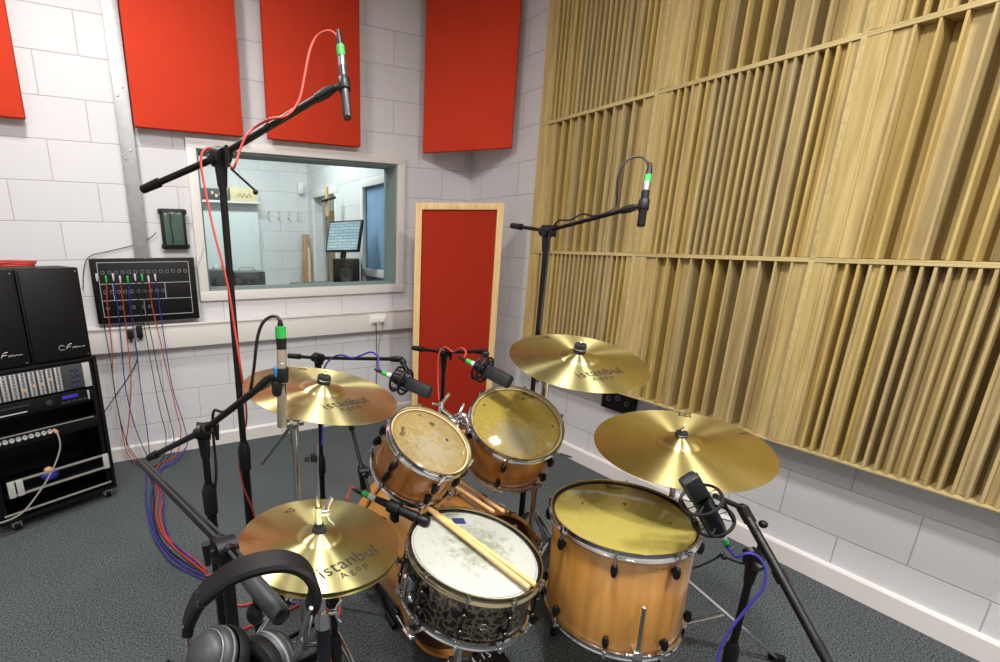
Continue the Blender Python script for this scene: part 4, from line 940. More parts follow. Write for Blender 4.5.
# ------------------------------------------------------------------ cymbals
def cym_z(r, R, bow, rb, bell): return bow * (1 - (r / R) ** 1.8) + (bell * max(0.0, 1 - (r / rb) ** 2) ** 0.62 if r < rb else 0)
def cymbal_mesh(R, bow, rb, bell, flip=1):
    rr = [0.006] + [rb * i / 12 for i in range(2, 12)] + [rb * 0.97, rb, rb * 1.05] + [rb + (R - rb) * (i / 14) ** 1 for i in range(2, 15)]
    top = [(r, flip * cym_z(r, R, bow, rb, bell) + 0.0006) for r in rr]; bot = [(r, flip * cym_z(r, R, bow, rb, bell) - 0.0006) for r in rr]
    f = MB(); f.lathe(top + bot[::-1], n=128, close=True); return f
def cymbal(name, label, c, n, R, bow, rb, bell, mat, text_ang=None, tsize=0.04, trad=0.7, mark=None, felt_h=0.028, wing_top=False):
    M = drumM(c, n); t = thing(name, label, 'cymbal', M=M)
    part('cymbal_plate', cymbal_mesh(R, bow, rb, bell), mat, t, local=True, sharp=80)
    zt = bow + bell
    if felt_h:
        f = MB(); f.lathe([(0.006, zt), (0.017, zt), (0.0185, zt + 0.004), (0.017, zt + felt_h), (0.006, zt + felt_h)], n=20, close=True); part('felt', f, felt, t, local=True)
        f = MB(); f.lathe([(0.0185, zt + felt_h * 0.45), (0.0192, zt + felt_h * 0.5), (0.0185, zt + felt_h * 0.55)], n=20); part('felt_band', f, steel, t, local=True)
        f = MB(); f.tube([(0, 0, zt - 0.02), (0, 0, zt + felt_h + 0.012)], 0.004, n=8); part('threaded_rod', f, chrome, t, local=True)
    if text_ang is not None:
        a = math.radians(text_ang); rad = V((math.cos(a), math.sin(a), 0)); up = -rad; rt = V((up.y, -up.x, 0))
        for k, (txt, sz, dr, sp) in enumerate((('istanbul', tsize, trad * R, 1.05), ('Agop', tsize * 0.5, trad * R + tsize * 0.62, 1.5))):
            vs, fs = text_mb(txt, sz, sp)
            f = MB(); out = []
            for q in vs:
                p = rad * dr + rt * (q.x - (0.0 if k == 0 else tsize * 0.2)) + up * q.y; r = p.length
                out.append(V((p.x, p.y, cym_z(r, R, bow, rb, bell) + 0.0014)))
            f.add(out, fs, False); part('maker_name', f, ink, t, local=True, label='black printed word %s' % txt)
    if mark is not None:
        a = math.radians(mark[0]); rad = V((math.cos(a), math.sin(a), 0)); tn = V((-rad.y, rad.x, 0)); f = MB()
        for s in mark[2]:
            f.tube([(lambda p: V((p.x, p.y, cym_z(p.length, R, bow, rb, bell) + 0.001)))(rad * (mark[1] * R + y) + tn * x) for x, y in s], mark[3] if len(mark) > 3 else 0.0012, n=4)
        part('stamped_mark', f, ink, t, local=True)
    return t, M
TRI = [[(-0.012, -0.008), (0.014, 0.0), (-0.010, 0.010), (-0.012, -0.008)]]
cr, Mr = cymbal('crash_cymbal', 'bronze crash cymbal at the right, highest above the larger rack tom', (-1.453, -2.600, 1.132), (-0.078, -0.201, 0.977), 0.203, 0.012, 0.060, 0.014, brass, -101.2, 0.047, 0.50, (80.0, 0.84, TRI, 0.0016))
cl_, Ml = cymbal('crash_cymbal', 'bronze crash cymbal at the left, under the tall boom stand', (-2.222, -2.452, 1.093), (0.139, -0.116, 0.983), 0.203, 0.012, 0.060, 0.014, brass, -71.7, 0.046, 0.48, (90.8, 0.86, TRI), 0.022)
rd, Mrd = cymbal('ride_cymbal', 'largest bronze cymbal, hanging over the floor tom at the right', (-1.131, -2.761, 0.852), (-0.137, -0.06, 0.989), 0.254, 0.014, 0.062, 0.022, brass_dark, None, mark=(30.3, 0.90, [[(-0.018, 0.016), (0.03, 0.016)], [(-0.018, -0.016), (0.02, -0.016)], [(-0.018, 0), (0.02, 0)], [(-0.018, -0.02), (-0.015, 0.02)], [(0.0, -0.02), (0.0, 0.02)], [(0.018, -0.02), (0.016, 0.02)]], 0.0022), felt_h=0.014)
a = math.radians(-17.5)
f = MB(); f.tube([(lambda p: V((p.x, p.y, cym_z(p.length, 0.254, 0.014, 0.062, 0.022) + 0.001)))(V((math.cos(a), math.sin(a), 0)) * q) for q in (0.215, 0.23, 0.243)], 0.0016, n=4); part('stamped_mark', f, ink, rd, local=True)
f = MB(); zt = 0.050; wing(f, (0, 0, zt), (0, 0, 1), (1, 0.2, 0), 0.75); part('wing_nut', f, chrome, rd, local=True)
# hi-hats
ht, Mh = cymbal('hi_hat_cymbal', 'top bronze hi-hat cymbal in the foreground with large printed name', (-2.330, -2.713, 0.834), (0.057, -0.028, 0.998), 0.178, 0.010, 0.050, 0.013, brass, -74.7, 0.047, 0.60, (103.6, 0.76, TRI, 0.0014), 0)
M2 = Mh @ Matrix.Translation((0, 0, -0.012)) ; tb = thing('hi_hat_cymbal', 'bottom hi-hat cymbal, mostly hidden under the top one', 'cymbal', M=M2)
part('cymbal_plate', cymbal_mesh(0.178, 0.010, 0.050, 0.013, -1), brass_dark, tb, local=True, sharp=80)
hs = thing('hi_hat_stand', 'chrome hi-hat stand carrying the pair of foreground hi-hat cymbals', 'cymbal stand', (-2.33, -2.713, 0))
hx, hy = -2.33, -2.713
f = MB(); f.tube([(hx, hy, 0.60), (hx, hy, 1.065)], 0.0042, n=10); part('pull_rod', f, chrome, hs)
f = MB(); f.box(None, (0.014, 0.012, 0.018), bev=0.003, M=Matrix.Translation((hx - 0.006, hy, 1.035))); f.tube([(hx - 0.02, hy, 1.04), (hx - 0.024, hy - 0.004, 1.03)], 0.005, n=8); part('memory_clamp', f, black, hs)
f = MB(); f.lathe([(0.006, 0.852), (0.015, 0.852), (0.017, 0.858), (0.014, 0.866), (0.011, 0.868), (0.010, 0.876), (0.005, 0.878)], Matrix.Translation((hx, hy, 0)), 18); part('clutch_felt', f, felt, hs)
f = MB(); f.tube([(hx, hy, 0.877), (hx, hy, 0.915)], 0.0085, n=12); wing(f, (hx, hy, 0.900), (1, -0.15, 0), (0, 0.1, 1), 1.25); part('clutch', f, chrome, hs)
f = MB(); f.tube([(hx, hy, 0.42), (hx, hy, 0.80)], 0.0095, n=14); f.lathe([(0.0, 0.785), (0.03, 0.785), (0.03, 0.792), (0.0, 0.794)], Matrix.Translation((hx, hy, 0)), 20); part('upper_tube', f, chrome, hs)
f = MB(); f.lathe([(0.0, 0.64), (0.016, 0.64), (0.020, 0.615), (0.020, 0.60), (0, 0.60)], Matrix.Translation((hx, hy, 0)), 18); wing(f, (hx + 0.015, hy, 0.63), (1, -0.4, 0.1), (0.1, 0, 1), 1.2); part('height_clamp', f, chrome, hs)
f = MB(); f.tube([(hx, hy, 0.10), (hx, hy, 0.60)], 0.0165, n=18); part('lower_tube', f, simple('dark_blue_tube', rgb(30, 33, 44), 0.3, 0.3), hs)
chrome_legs(hs, hx, hy, 0.38, 0.30, (70, 190, 310))
f = MB(); f.box(None, (0.085, 0.26, 0.01), bev=0.003, M=Matrix.Translation((hx, hy - 0.15, 0.05)) @ Matrix.Rotation(math.radians(12), 4, 'X')); part('footboard', f, steel, hs)

def cym_stand(label, base, tilt, cc, cn, under, tail=None, R=0.30, azs=(90, 210, 330), z0=0.42, name='cymbal_stand', sleeve=(0.0, 0.0)):
    bx, by = base; t = thing(name, label, 'cymbal stand', (bx, by, 0)); tilt = V(tilt); cc = V(cc); cn = V(cn).normalized()
    f = MB(); f.tube([(bx, by, 0.10), (bx, by, min(0.55, tilt.z - 0.2))], 0.0125, n=14); part('lower_tube', f, chrome, t)
    f = MB(); zc = min(0.55, tilt.z - 0.2); f.lathe([(0, zc - 0.03), (0.017, zc - 0.03), (0.018, zc), (0.015, zc + 0.03), (0, zc + 0.03)], Matrix.Translation((bx, by, 0)), 16); wing(f, (bx + 0.015, by, zc), (1, -0.3, 0), (0, 0, 1), 0.9); part('height_clamp', f, chrome, t)
    f = MB(); f.tube([(bx, by, zc), tuple(tilt)], 0.0095, n=14); part('upper_tube', f, chrome, t)
    if tail is not None:
        tail = V(tail); d = (cc - cn * under - tilt).normalized()
        f = MB(); f.tube([tail, tilt, cc - cn * under], 0.0055, n=10); part('boom_arm', f, steel, t)
        f = MB(); f.ball(tilt, 0.02, (1, 1, 1.1)); f.tube([tilt - V((0.028, 0, 0)), tilt + V((0.028, 0, 0))], 0.014, n=14); wing(f, tilt + V((-0.02, 0, 0.0)), (-1, -0.3, 0), (0, 0, 1), 0.9); f.tube([tilt - V((0, 0, 0.07)), tilt - V((0, 0, 0.015))], 0.0145, n=14); part('boom_tilter', f, chrome, t)
    f = MB(); f.ball(cc - cn * under, 0.013); f.tube([cc - cn * under, cc + cn * 0.0], 0.0055, n=10); f.lathe([(0, -0.004), (0.015, -0.004), (0.015, 0.0), (0, 0.0)], axisM(cc - cn * 0.004, cn), 16); part('tilter', f, chrome, t)
    chrome_legs(t, bx, by, z0, R, azs)
    return t
tl = V((-2.249, -2.262, 0.949))
cym_stand('chrome boom stand holding the left crash cymbal', (tl.x, tl.y), tl, (-2.222, -2.452, 1.093), (0.139, -0.116, 0.983), 0.03, (-2.302, -2.009, 0.713), 0.30, (60, 180, 300))
cym_stand('chrome boom stand holding the right crash cymbal behind the larger rack tom', (-1.30, -2.33), (-1.30, -2.33, 0.99), (-1.453, -2.600, 1.132), (-0.078, -0.201, 0.977), 0.03, (-1.235, -2.22, 0.94), 0.3, (20, 80, 320))
cym_stand('chrome straight stand holding the big ride cymbal behind the floor tom', (-1.10, -2.752), (-1.117, -2.755, 0.78), (-1.131, -2.761, 0.852), (-0.137, -0.06, 0.989), 0.045, None, 0.47, (-30, 95, 40), 0.40)

# ------------------------------------------------------------------ microphone stands
def mic_stand(label, clutch, tail, end, azs=(90, 210, 330), r=0.0095, rl=0.0125, R=0.33, name='microphone_stand', zsplit=None, knob=(1, -0.2, 0), cap='tip', br=0.0075, z0=0.16, end_clip=True, mid=None):
    c = V(clutch); bx, by = c.x, c.y; t = thing(name, label, 'microphone stand', (bx, by, 0))
    zs = zsplit if zsplit else c.z * 0.5
    f = MB(); f.tube([(bx, by, 0.09), (bx, by, zs)], rl, n=14); part('lower_tube', f, blackm, t)
    f = MB(); f.lathe([(rl, zs - 0.05), (rl + 0.005, zs - 0.045), (rl + 0.006, zs + 0.02), (r + 0.002, zs + 0.045), (r, zs + 0.045)], Matrix.Translation((bx, by, 0)), 18); part('collar', f, black, t)
    f = MB(); f.tube([(bx, by, zs + 0.03), (bx, by, c.z - 0.03)], r, n=14); part('upper_tube', f, blackm, t)
    f = MB(); f.lathe([(rl, 0.07), (0.026, 0.08), (0.028, 0.12), (rl + 0.004, z0 + 0.04), (rl, z0 + 0.04)], Matrix.Translation((bx, by, 0)), 18); part('leg_hub', f, black, t)
    for az in azs:
        a = math.radians(az); d = V((math.cos(a), math.sin(a), 0)); B = V((bx, by, 0))
        f = MB(); f.tube([B + d * 0.02 + V((0, 0, z0 - 0.04)), B + d * R + V((0, 0, 0.022))], 0.008, n=10); lg = part('leg', f, blackm, t)
        f = MB(); f.tube([B + d * (R - 0.03) + V((0, 0, 0.024)), B + d * (R + 0.035) + V((0, 0, 0.015))], [0.012, 0.014], n=12); part('rubber_foot', f, rubber, lg)
    bd_ = (V(end) - V(tail)).normalized() if end is not None else V((1, 0, 0)); k = V(knob).normalized()
    f = MB(); f.tube([c - V((0, 0, 0.075)), c - V((0, 0, 0.02))], [0.012, 0.0165], n=14); f.tube([c - k * 0.018, c + k * 0.022], 0.022, n=18); f.tube([c - bd_ * 0.028, c + bd_ * 0.028], 0.0165, n=14)
    part('clutch', f, black, t)
    f = MB(); f.tube([c + k * 0.02, c + k * 0.035], 0.006, n=8); f.tube([c + k * 0.035 - V((0, 0, 0.022)), c + k * 0.035 + V((0, 0, 0.022))], [0.005, 0.008], n=8); part('clutch_handle', f, black, t)
    if end is not None:
        f = MB(); f.tube([tail, mid or c, end], br, n=12); bm_ = part('boom', f, blackm, t)
        tl_ = V(tail); dd = (V(mid or c) - tl_).normalized()
        f = MB()
        if cap == 'tip': f.tube([tl_ - dd * 0.012, tl_ + dd * 0.045], [0.011, 0.0125], n=12)
        part('boom_end_cap', f, rubber, bm_) if cap == 'tip' else None
        if end_clip:
            e = V(end); d2 = (e - c).normalized()
            f = MB(); f.tube([e - d2 * 0.05, e - d2 * 0.02, e], [0.0105, 0.0125, 0.009], n=12); part('boom_collar', f, black, bm_)
    return t
# overhead left
oc = V((-2.399, -2.240, 1.686))
st1 = mic_stand('tallest black boom stand at the left, reaching over the left crash cymbal', oc, (-2.573, -2.082, 1.615), (-2.157, -2.422, 1.826), (30, 150, 270), zsplit=0.86, knob=(0.3, -0.9, -0.2), br=0.0085)
f = MB(); p = oc + V((0.02, -0.02, -0.03)); f.tube([p, p + V((0.055, -0.01, -0.05))], 0.003, n=6); f.ball(p + V((0.057, -0.01, -0.055)), 0.007); part('clutch_lever', f, black, st1)
# foreground boom with counterweight
c2 = V((-2.542, -2.797, 0.928)); tail2 = V((-2.492, -3.000, 0.917)); far2 = V((-2.680, -2.229, 0.895))
st2 = mic_stand('black foreground boom stand with the thick counterweight, headphones hung on its boom', c2, tail2, far2, (250, 10, 130), r=0.012, rl=0.0155, R=0.30, zsplit=0.62, knob=(-1, -0.3, 0.1), cap='none', br=0.0085, end_clip=False)
dd = (c2 - tail2).normalized()
f = MB(); f.lathe([(0, 0.0), (0.0135, 0.0), (0.0140, -0.003), (0.0155, -0.002), (0.0165, 0.002), (0.0165, 0.112), (0.014, 0.119), (0.009, 0.121)], axisM(tail2, dd), 24); part('counterweight', f, charcoal, st2)
f = MB(); off = V((0.010, 0.0, 0.010))
for o in (V((0.012, 0.0, 0.006)), V((-0.004, 0.0, 0.012))): f.tube([c2 + o - dd * 0.08, c2 + o, (c2 + far2) / 2 + o * 0.9, far2 + o * 0.6], 0.0032, n=6)
part('taped_cable', f, charcoal, st2)
# hi-hat mic stand
c3 = V((-2.518, -2.344, 0.997)); st3 = mic_stand('black boom stand left of the hi-hat, carrying the silver pencil microphone', c3, (-2.651, -2.062, 0.833), (-2.389, -2.603, 1.191), (118, 20, 250), r=0.0095, rl=0.0135, zsplit=0.80, knob=(1, -0.2, -0.2), br=0.0085)
# tom mic stands
c4 = V((-1.963, -1.669, 0.995)); mic_stand('black boom stand behind the left crash cymbal for the left tom microphone', c4, (-2.055, -1.577, 0.994), (-1.772, -2.071, 1.056), (60, 180, 300), br=0.0075, knob=(0.2, -1, 0))
c5 = V((-1.475, -1.906, 1.021)); mic_stand('black boom stand in front of the red screen for the right tom microphone', c5, (-1.535, -1.761, 1.016), (-1.466, -2.172, 1.077), (40, 160, 280), br=0.0075, knob=(0.5, -1, -0.3))
# overhead right
c7 = V((-1.222, -2.187, 1.518)); st7 = mic_stand('tall black boom stand by the corner, reaching towards the wooden diffusers', c7, (-1.225, -2.004, 1.540), (-1.220, -2.552, 1.583), (20, 140, 260), zsplit=0.75, knob=(1, -0.2, 0), br=0.007)
# floor tom mic stand
c8 = V((-1.227, -3.067, 0.658)); st8 = mic_stand('black boom stand at the right edge of the kit for the floor tom microphone', c8, (-1.305, -3.285, 0.547), (-1.183, -2.999, 0.757), (200, 320, 80), zsplit=0.34, knob=(1, 0.2, 0.1), br=0.0115, R=0.3, mid=(-1.225, -3.099, 0.685), end_clip=False)
f = MB(); q0 = V((-1.228, -3.122, 0.661)); q1 = V((-1.232, -3.144, 0.638)); f.tube([q0, q1], 0.0155, n=14); part('boom_lock_collar', f, black, st8)
f = MB(); f.ball(V((-1.173, -3.046, 0.738)), 0.011); f.ball(V((-1.205, -3.045, 0.725)), 0.010); f.tube([(-1.187, -2.994, 0.767), (-1.186, -3.023, 0.733)], 0.0155, n=12); part('swivel', f, black, st8)
f = MB(); f.tube([(-1.329, -3.043, 0.682), (-1.273, -3.057, 0.654), (-1.220, -3.076, 0.640)], 0.003, n=6); f.ball(V((-1.329, -3.043, 0.682)), 0.008); part('clutch_lever', f, black, st8)
# snare mic stand, mostly under the hi-hat
c6 = V((-2.266, -2.615, 0.621)); st6 = mic_stand('short black stand under the right side of the hi-hat', c6, tuple(c6 + V((-0.06, -0.05, -0.02))), (-2.051, -2.482, 0.683), (100, 220, 340), R=0.22, zsplit=0.42, br=0.007)
# kick mic stand behind the bass drum
c9 = V((-1.875, -1.936, 0.556)); st9 = mic_stand('low black stand with angled boom behind the left side of the bass drum', c9, (-1.826, -1.686, 0.684), (-1.885, -2.036, 0.483), (30, 150, 270), R=0.26, br=0.0075, end_clip=False)

# ------------------------------------------------------------------ microphones
def pencil(label, top, bot, r, bodym, clip_at, ringm=steel, body_from=0.16):
    top = V(top); bot = V(bot); L = (bot - top).length; d = (bot - top) / L
    t = thing('pencil_microphone', label, 'microphone', tuple(bot)); M = axisM(top, d)
    f = MB(); f.lathe([(0, L * 0.02), (r * 0.86, L * 0.02), (r * 0.9, L * body_from), (r, L * body_from + 0.001), (r, L * 0.985), (r * 0.9, L), (0, L)], M, 24); part('body', f, bodym, t)
    f = MB(); f.lathe([(r * 0.97, 0), (r * 0.97, L * body_from)], M, 24); f.lathe([(0, 0), (r * 0.97, 0)], M, 24); part('connector_band', f, ringm, t)
    f = MB(); f.lathe([(r * 1.02, L * 0.90), (r * 1.03, L * 0.905), (r * 1.02, L * 0.91)], M, 24); f.lathe([(r * 1.02, L * 0.94), (r * 1.03, L * 0.945), (r * 1.02, L * 0.95)], M, 24); part('capsule_ring', f, steel if bodym is champagne else blackm, t)
    p = top + d * L * clip_at
    f = MB(); f.lathe([(r + 0.003, -0.016), (r + 0.004, -0.014), (r + 0.004, 0.014), (r + 0.003, 0.016), (r, 0.016), (r, -0.016)], axisM(p, d), 20); part('clip', f, black, t)
    return t, p
def xlr(parent_o, p, d, ring=green, plugm=black, r=0.0095):
    """cable connector: p where it meets the microphone, d pointing away"""
    p = V(p); d = V(d).normalized()
    a = MB(); a.tube([p, p + d * 0.024], [r, r * 1.02], n=14); b = MB(); b.tube([p + d * 0.024, p + d * 0.046, p + d * 0.062], [r * 0.85, r * 0.7, r * 0.4], n=14)
    for nm, mb, m in (('connector_ring', a, ring), ('connector_boot', b, plugm)):
        c = part(nm, MB().add([q - parent_o.location for q in mb.v], mb.f), m); c.parent = parent_o
ohl, p = pencil('slim black overhead pencil microphone at the top left against the red panel', (-2.128, -2.402, 1.897), (-2.146, -2.474, 1.753), 0.0105, simple('aubergine_black', rgb(46, 40, 46), 0.35), 0.45)
f = MB(); f.tube([(-2.157, -2.422, 1.826), (-2.146, -2.427, 1.828)], 0.008, n=12); part('clip_joint', f, black, ohl)
f = MB(); pts = [(-2.126, -2.385, 1.933), (-2.129, -2.371, 1.954), (-2.141, -2.350, 1.967), (-2.162, -2.330, 1.959), (-2.182, -2.331, 1.926), (-2.204, -2.351, 1.865), (-2.223, -2.365, 1.810), (-2.243, -2.370, 1.781), (-2.271, -2.380, 1.761), (-2.292, -2.340, 1.762), (-2.316, -2.284, 1.752), (-2.341, -2.291, 1.729), (-2.359, -2.292, 1.695), (-2.374, -2.307, 1.663), (-2.380, -2.284, 1.654), (-2.388, -2.207, 1.698), (-2.411, -2.204, 1.709), (-2.436, -2.218, 1.698), (-2.445, -2.224, 1.664), (-2.441, -2.238, 1.592), (-2.433, -2.260, 1.501), (-2.422, -2.277, 1.426), (-2.412, -2.285, 1.347), (-2.405, -2.285, 1.248), (-2.398, -2.290, 1.136)]
pts += [V((oc.x + 0.017 * math.cos(k * 1.25 + 0.3), oc.y + 0.017 * math.sin(k * 1.25 + 0.3), 0.98 - k * 0.075)) for k in range(13)]
f.tube(pts, 0.0031, n=7, smooth=5)
o = lone('microphone_cable', f, redc, 'red cable looping from the left overhead microphone and winding down its stand', 'cable', (oc.x, oc.y, 0.05)); xlr(o, (-2.128, -2.400, 1.902), V((-2.128, -2.392, 1.929)) - V((-2.128, -2.400, 1.902)))
ohr, p = pencil('slim black overhead pencil microphone in front of the wooden diffusers', (-1.200, -2.562, 1.655), (-1.232, -2.587, 1.526), 0.0115, blackm, 0.52, body_from=0.2)
f = MB(); f.tube([(-1.226, -2.549, 1.583), (-1.207, -2.569, 1.586)], 0.008, n=12); part('clip_joint', f, black, ohr)
f = MB(); f.tube([(-1.190, -2.556, 1.690), (-1.192, -2.547, 1.714), (-1.197, -2.528, 1.730), (-1.216, -2.507, 1.728), (-1.231, -2.494, 1.709), (-1.241, -2.490, 1.671), (-1.240, -2.492, 1.627), (-1.239, -2.493, 1.592), (-1.261, -2.478, 1.568), (-1.254, -2.425, 1.561), (-1.255, -2.376, 1.569), (-1.261, -2.332, 1.551), (-1.236, -2.251, 1.551), (-1.237, -2.219, 1.506), (-1.239, -2.224, 1.449), (-1.261, -2.242, 1.324), (-1.298, -2.275, 1.162)], 0.0034, n=7, smooth=5)
o = lone('microphone_cable', f, blackc, 'black cable arching from the right overhead microphone along its boom', 'cable', tuple(V((-1.298, -2.275, 1.162)))); xlr(o, (-1.200, -2.563, 1.652), V((-1.190, -2.557, 1.687)) - V((-1.200, -2.563, 1.652)), r=0.011)
hm, p = pencil('champagne silver pencil microphone pointing down over the hi-hat', (-2.367, -2.616, 1.256), (-2.377, -2.621, 1.080), 0.0108, champagne, 0.32, ringm=champagne)
f = MB(); f.tube([(-2.389, -2.603, 1.191), (-2.376, -2.614, 1.196)], 0.009, n=12); f.box(None, (0.028, 0.028, 0.034), bev=0.006, M=Matrix.Translation((-2.378, -2.615, 1.170))); part('clip_joint', f, black, hm)
f = MB(); f.box(None, (0.012, 0.022, 0.02), bev=0.003, M=Matrix.Translation((-2.380, -2.614, 1.206))); part('clip_tab', f, sensor_blue, hm, label='small blue clip tab')
f = MB(); f.tube([(-2.365, -2.610, 1.314), (-2.370, -2.604, 1.324), (-2.381, -2.588, 1.322), (-2.396, -2.574, 1.306), (-2.408, -2.568, 1.271), (-2.416, -2.559, 1.213), (-2.422, -2.538, 1.159), (-2.427, -2.502, 1.121), (-2.452, -2.443, 1.081), (-2.473, -2.404, 1.062), (-2.488, -2.364, 1.054), (-2.492, -2.336, 0.992), (-2.495, -2.347, 0.880), (-2.508, -2.345, 0.791), (-2.519, -2.346, 0.700)], 0.0038, n=7, smooth=5)
o = lone('microphone_cable', f, blackc, 'black cable curving from the champagne pencil microphone along its boom', 'cable', tuple(V((-2.519, -2.346, 0.700)))); xlr(o, (-2.367, -2.616, 1.256), V((-2.366, -2.612, 1.307)) - V((-2.367, -2.616, 1.256)), ring=black, r=0.0108)
f = MB(); f.tube([(-2.367, -2.614, 1.280), (-2.366, -2.613, 1.305)], 0.0118, n=14); c = part('green_band', MB().add([q - o.location for q in f.v], f.f), green); c.parent = o
# snare mic
t = thing('snare_microphone', 'black handheld-style microphone angled over the left edge of the snare', 'microphone', tuple(V((-2.010, -2.506, 0.708))))
a = V((-2.054, -2.432, 0.725)); b = V((-1.974, -2.549, 0.702)); d = (b - a).normalized(); L = (b - a).length
f = MB(); f.lathe([(0, 0), (0.0095, 0), (0.011, 0.02), (0.0165, L - 0.01), (0.0165, L), (0.013, L + 0.002), (0.013, L + 0.008)], axisM(a, d), 24); part('body', f, black, t)
f = MB(); f.lathe([(0.0135, L + 0.008), (0.0175, L + 0.010), (0.0180, L + 0.028), (0.012, L + 0.036), (0, L + 0.038)], axisM(a, d), 24); part('grille', f, blackm, t)
f = MB(); f.lathe([(0.0105, -0.024), (0.0105, 0), (0, 0)], axisM(a, d), 20); part('tail_ring', f, silver, t)
f = MB(); m_ = a + d * L * 0.45; f.lathe([(0.018, -0.02), (0.0205, -0.018), (0.0205, 0.018), (0.018, 0.02)], axisM(m_, d), 20); f.box(None, (0.02, 0.03, 0.035), bev=0.005, M=Matrix.Translation(m_ + V((0.0, 0, -0.028)))); part('clip', f, black, t)
f = MB(); e0 = a - d * 0.06; f.tube([e0, e0 - d * 0.03 + V((0, 0, 0.003)), (-2.114, -2.365, 0.730), (-2.134, -2.396, 0.713), V((-2.128, -2.316, 0.609)) + V((0, 0, -0.1)), (-2.185, -2.424, 0.546), (-2.233, -2.574, 0.511), (-2.263, -2.596, 0.468), (-2.283, -2.614, 0.419), (-2.288, -2.663, 0.366)], 0.0036, n=7, smooth=5)
o = lone('microphone_cable', f, redc, 'red cable running from the snare microphone down beneath the hi-hat', 'cable', tuple(V((-2.288, -2.663, 0.366)))); xlr(o, a - d * 0.022, -d, r=0.0105)
# shock mounted microphones
def ldc(label, head_tip, rear, facing, hw, hl, ringr, cord_to, jointp, cablem, cable_pts, cable_label, silver_tail=True):
    tip = V(head_tip); rr = V(rear); d = (tip - rr).normalized(); L = (tip - rr).length
    fx = V(facing); M = axisM(rr, d, fx)
    t = thing('condenser_microphone', label, 'microphone', M=M)
    f = MB(); f.box((0, 0, L - hl / 2), (hw, hw * 0.72, hl), bev=hw * 0.28); part('grille_head', f, simple('slate_mesh_' + str(len(MATS)), rgb(36, 40, 42), 0.45, 0.3), t, local=True)
    f = MB(); f.box((0, 0, L - hl * 0.5), (hw * 1.03, hw * 0.06, hl * 0.9), bev=0.002); part('grille_seam', f, black, t, local=True)
    bl = L - hl; f = MB(); f.lathe([(0, 0), (hw * 0.36, 0), (hw * 0.44, bl * 0.25), (hw * 0.46, bl + 0.004)], n=24); part('body', f, black, t, local=True)
    f = MB()
    for z in (bl * 0.35, bl * 0.95):
        f.tube([(ringr * math.cos(q * PI / 16), ringr * math.sin(q * PI / 16), z) for q in range(33)], 0.0042, n=8, caps=False)
    for q in range(4):
        an = q * PI / 2 + PI / 4; f.tube([(ringr * math.cos(an), ringr * math.sin(an), bl * 0.35), (ringr * math.cos(an), ringr * math.sin(an), bl * 0.95)], 0.0038, n=6)
    part('shock_mount', f, black, t, local=True)
    for z in (bl * 0.35, bl * 0.95):
        f = MB()
        for q in range(8):
            an = q * PI / 4; an2 = an + 0.35; f.tube([(ringr * math.cos(an), ringr * math.sin(an), z), (hw * 0.46 * math.cos(an2), hw * 0.46 * math.sin(an2), z)], 0.0016, n=5)
        part('elastic_cords', f, charcoal, t, local=True)
    j = V(jointp); jl = M.inverted() @ j; dirl = V((jl.x, jl.y, 0)).normalized()
    f = MB(); f.tube([dirl * ringr + V((0, 0, bl * 0.65)), jl], 0.0075, n=10); f.ball(jl, 0.013); part('swivel_arm', f, black, t, local=True)
    f = MB(); f.tube([rr, rr - d * 0.022], 0.0105, n=14); part('connector_tail', f, silver, t)
    f = MB(); f.tube([rr - d * 0.06] + cable_pts, 0.0036, n=7, smooth=5)
    o = lone('microphone_cable', f, cablem, cable_label, 'cable', tuple(cable_pts[-1])); xlr(o, rr - d * 0.022, -d, r=0.0085)
    return t
ldc('black side-address microphone in a round cradle over the left rack tom', (-1.762, -2.265, 0.976), (-1.837, -2.124, 1.008), (0.2, 0.3, 1), 0.046, 0.105, 0.046, None, (-1.770, -2.076, 1.046), bluec,
    [(-1.855, -2.055, 1.012), (-1.850, -2.027, 1.036), (-1.842, -2.012, 1.059), (-1.855, -1.978, 1.072), (-1.879, -1.947, 1.057), (-1.908, -1.915, 1.041), (-1.927, -1.858, 1.043), (-1.943, -1.788, 1.018), (-1.959, -1.730, 0.955), (-1.982, -1.758, 0.834), (-1.996, -1.800, 0.716), (-2.008, -1.814, 0.655)], 'blue cable from the left tom microphone wound along its boom')
ldc('black side-address microphone in a round cradle over the right rack tom', (-1.538, -2.410, 1.021), (-1.585, -2.282, 1.057), (0.2, 0.3, 1), 0.046, 0.105, 0.046, None, (-1.477, -2.192, 1.071), redc,
    [(-1.543, -2.156, 1.078), (-1.523, -2.095, 1.080), (-1.519, -2.037, 1.052), (-1.501, -1.952, 1.054), (-1.517, -1.931, 1.022), (-1.521, -1.935, 0.931), (-1.530, -1.963, 0.829)], 'thin red cable from the right tom microphone in front of the red screen')
ldc('large black studio microphone angled over the right edge of the floor tom', (-1.446, -2.980, 0.912), (-1.301, -3.008, 0.726), (1, -0.4, 0.4), 0.048, 0.085, 0.048, None, (-1.187, -2.995, 0.765), bluec,
    [(-1.301, -3.057, 0.682), (-1.295, -3.077, 0.704), (-1.279, -3.097, 0.700), (-1.278, -3.119, 0.672), (-1.290, -3.126, 0.630), (-1.309, -3.118, 0.589), (-1.323, -3.111, 0.554), (-1.351, -3.102, 0.499), (-1.368, -3.099, 0.446), (-1.386, -3.111, 0.382)], 'blue cable looping from the floor tom microphone around its stand')
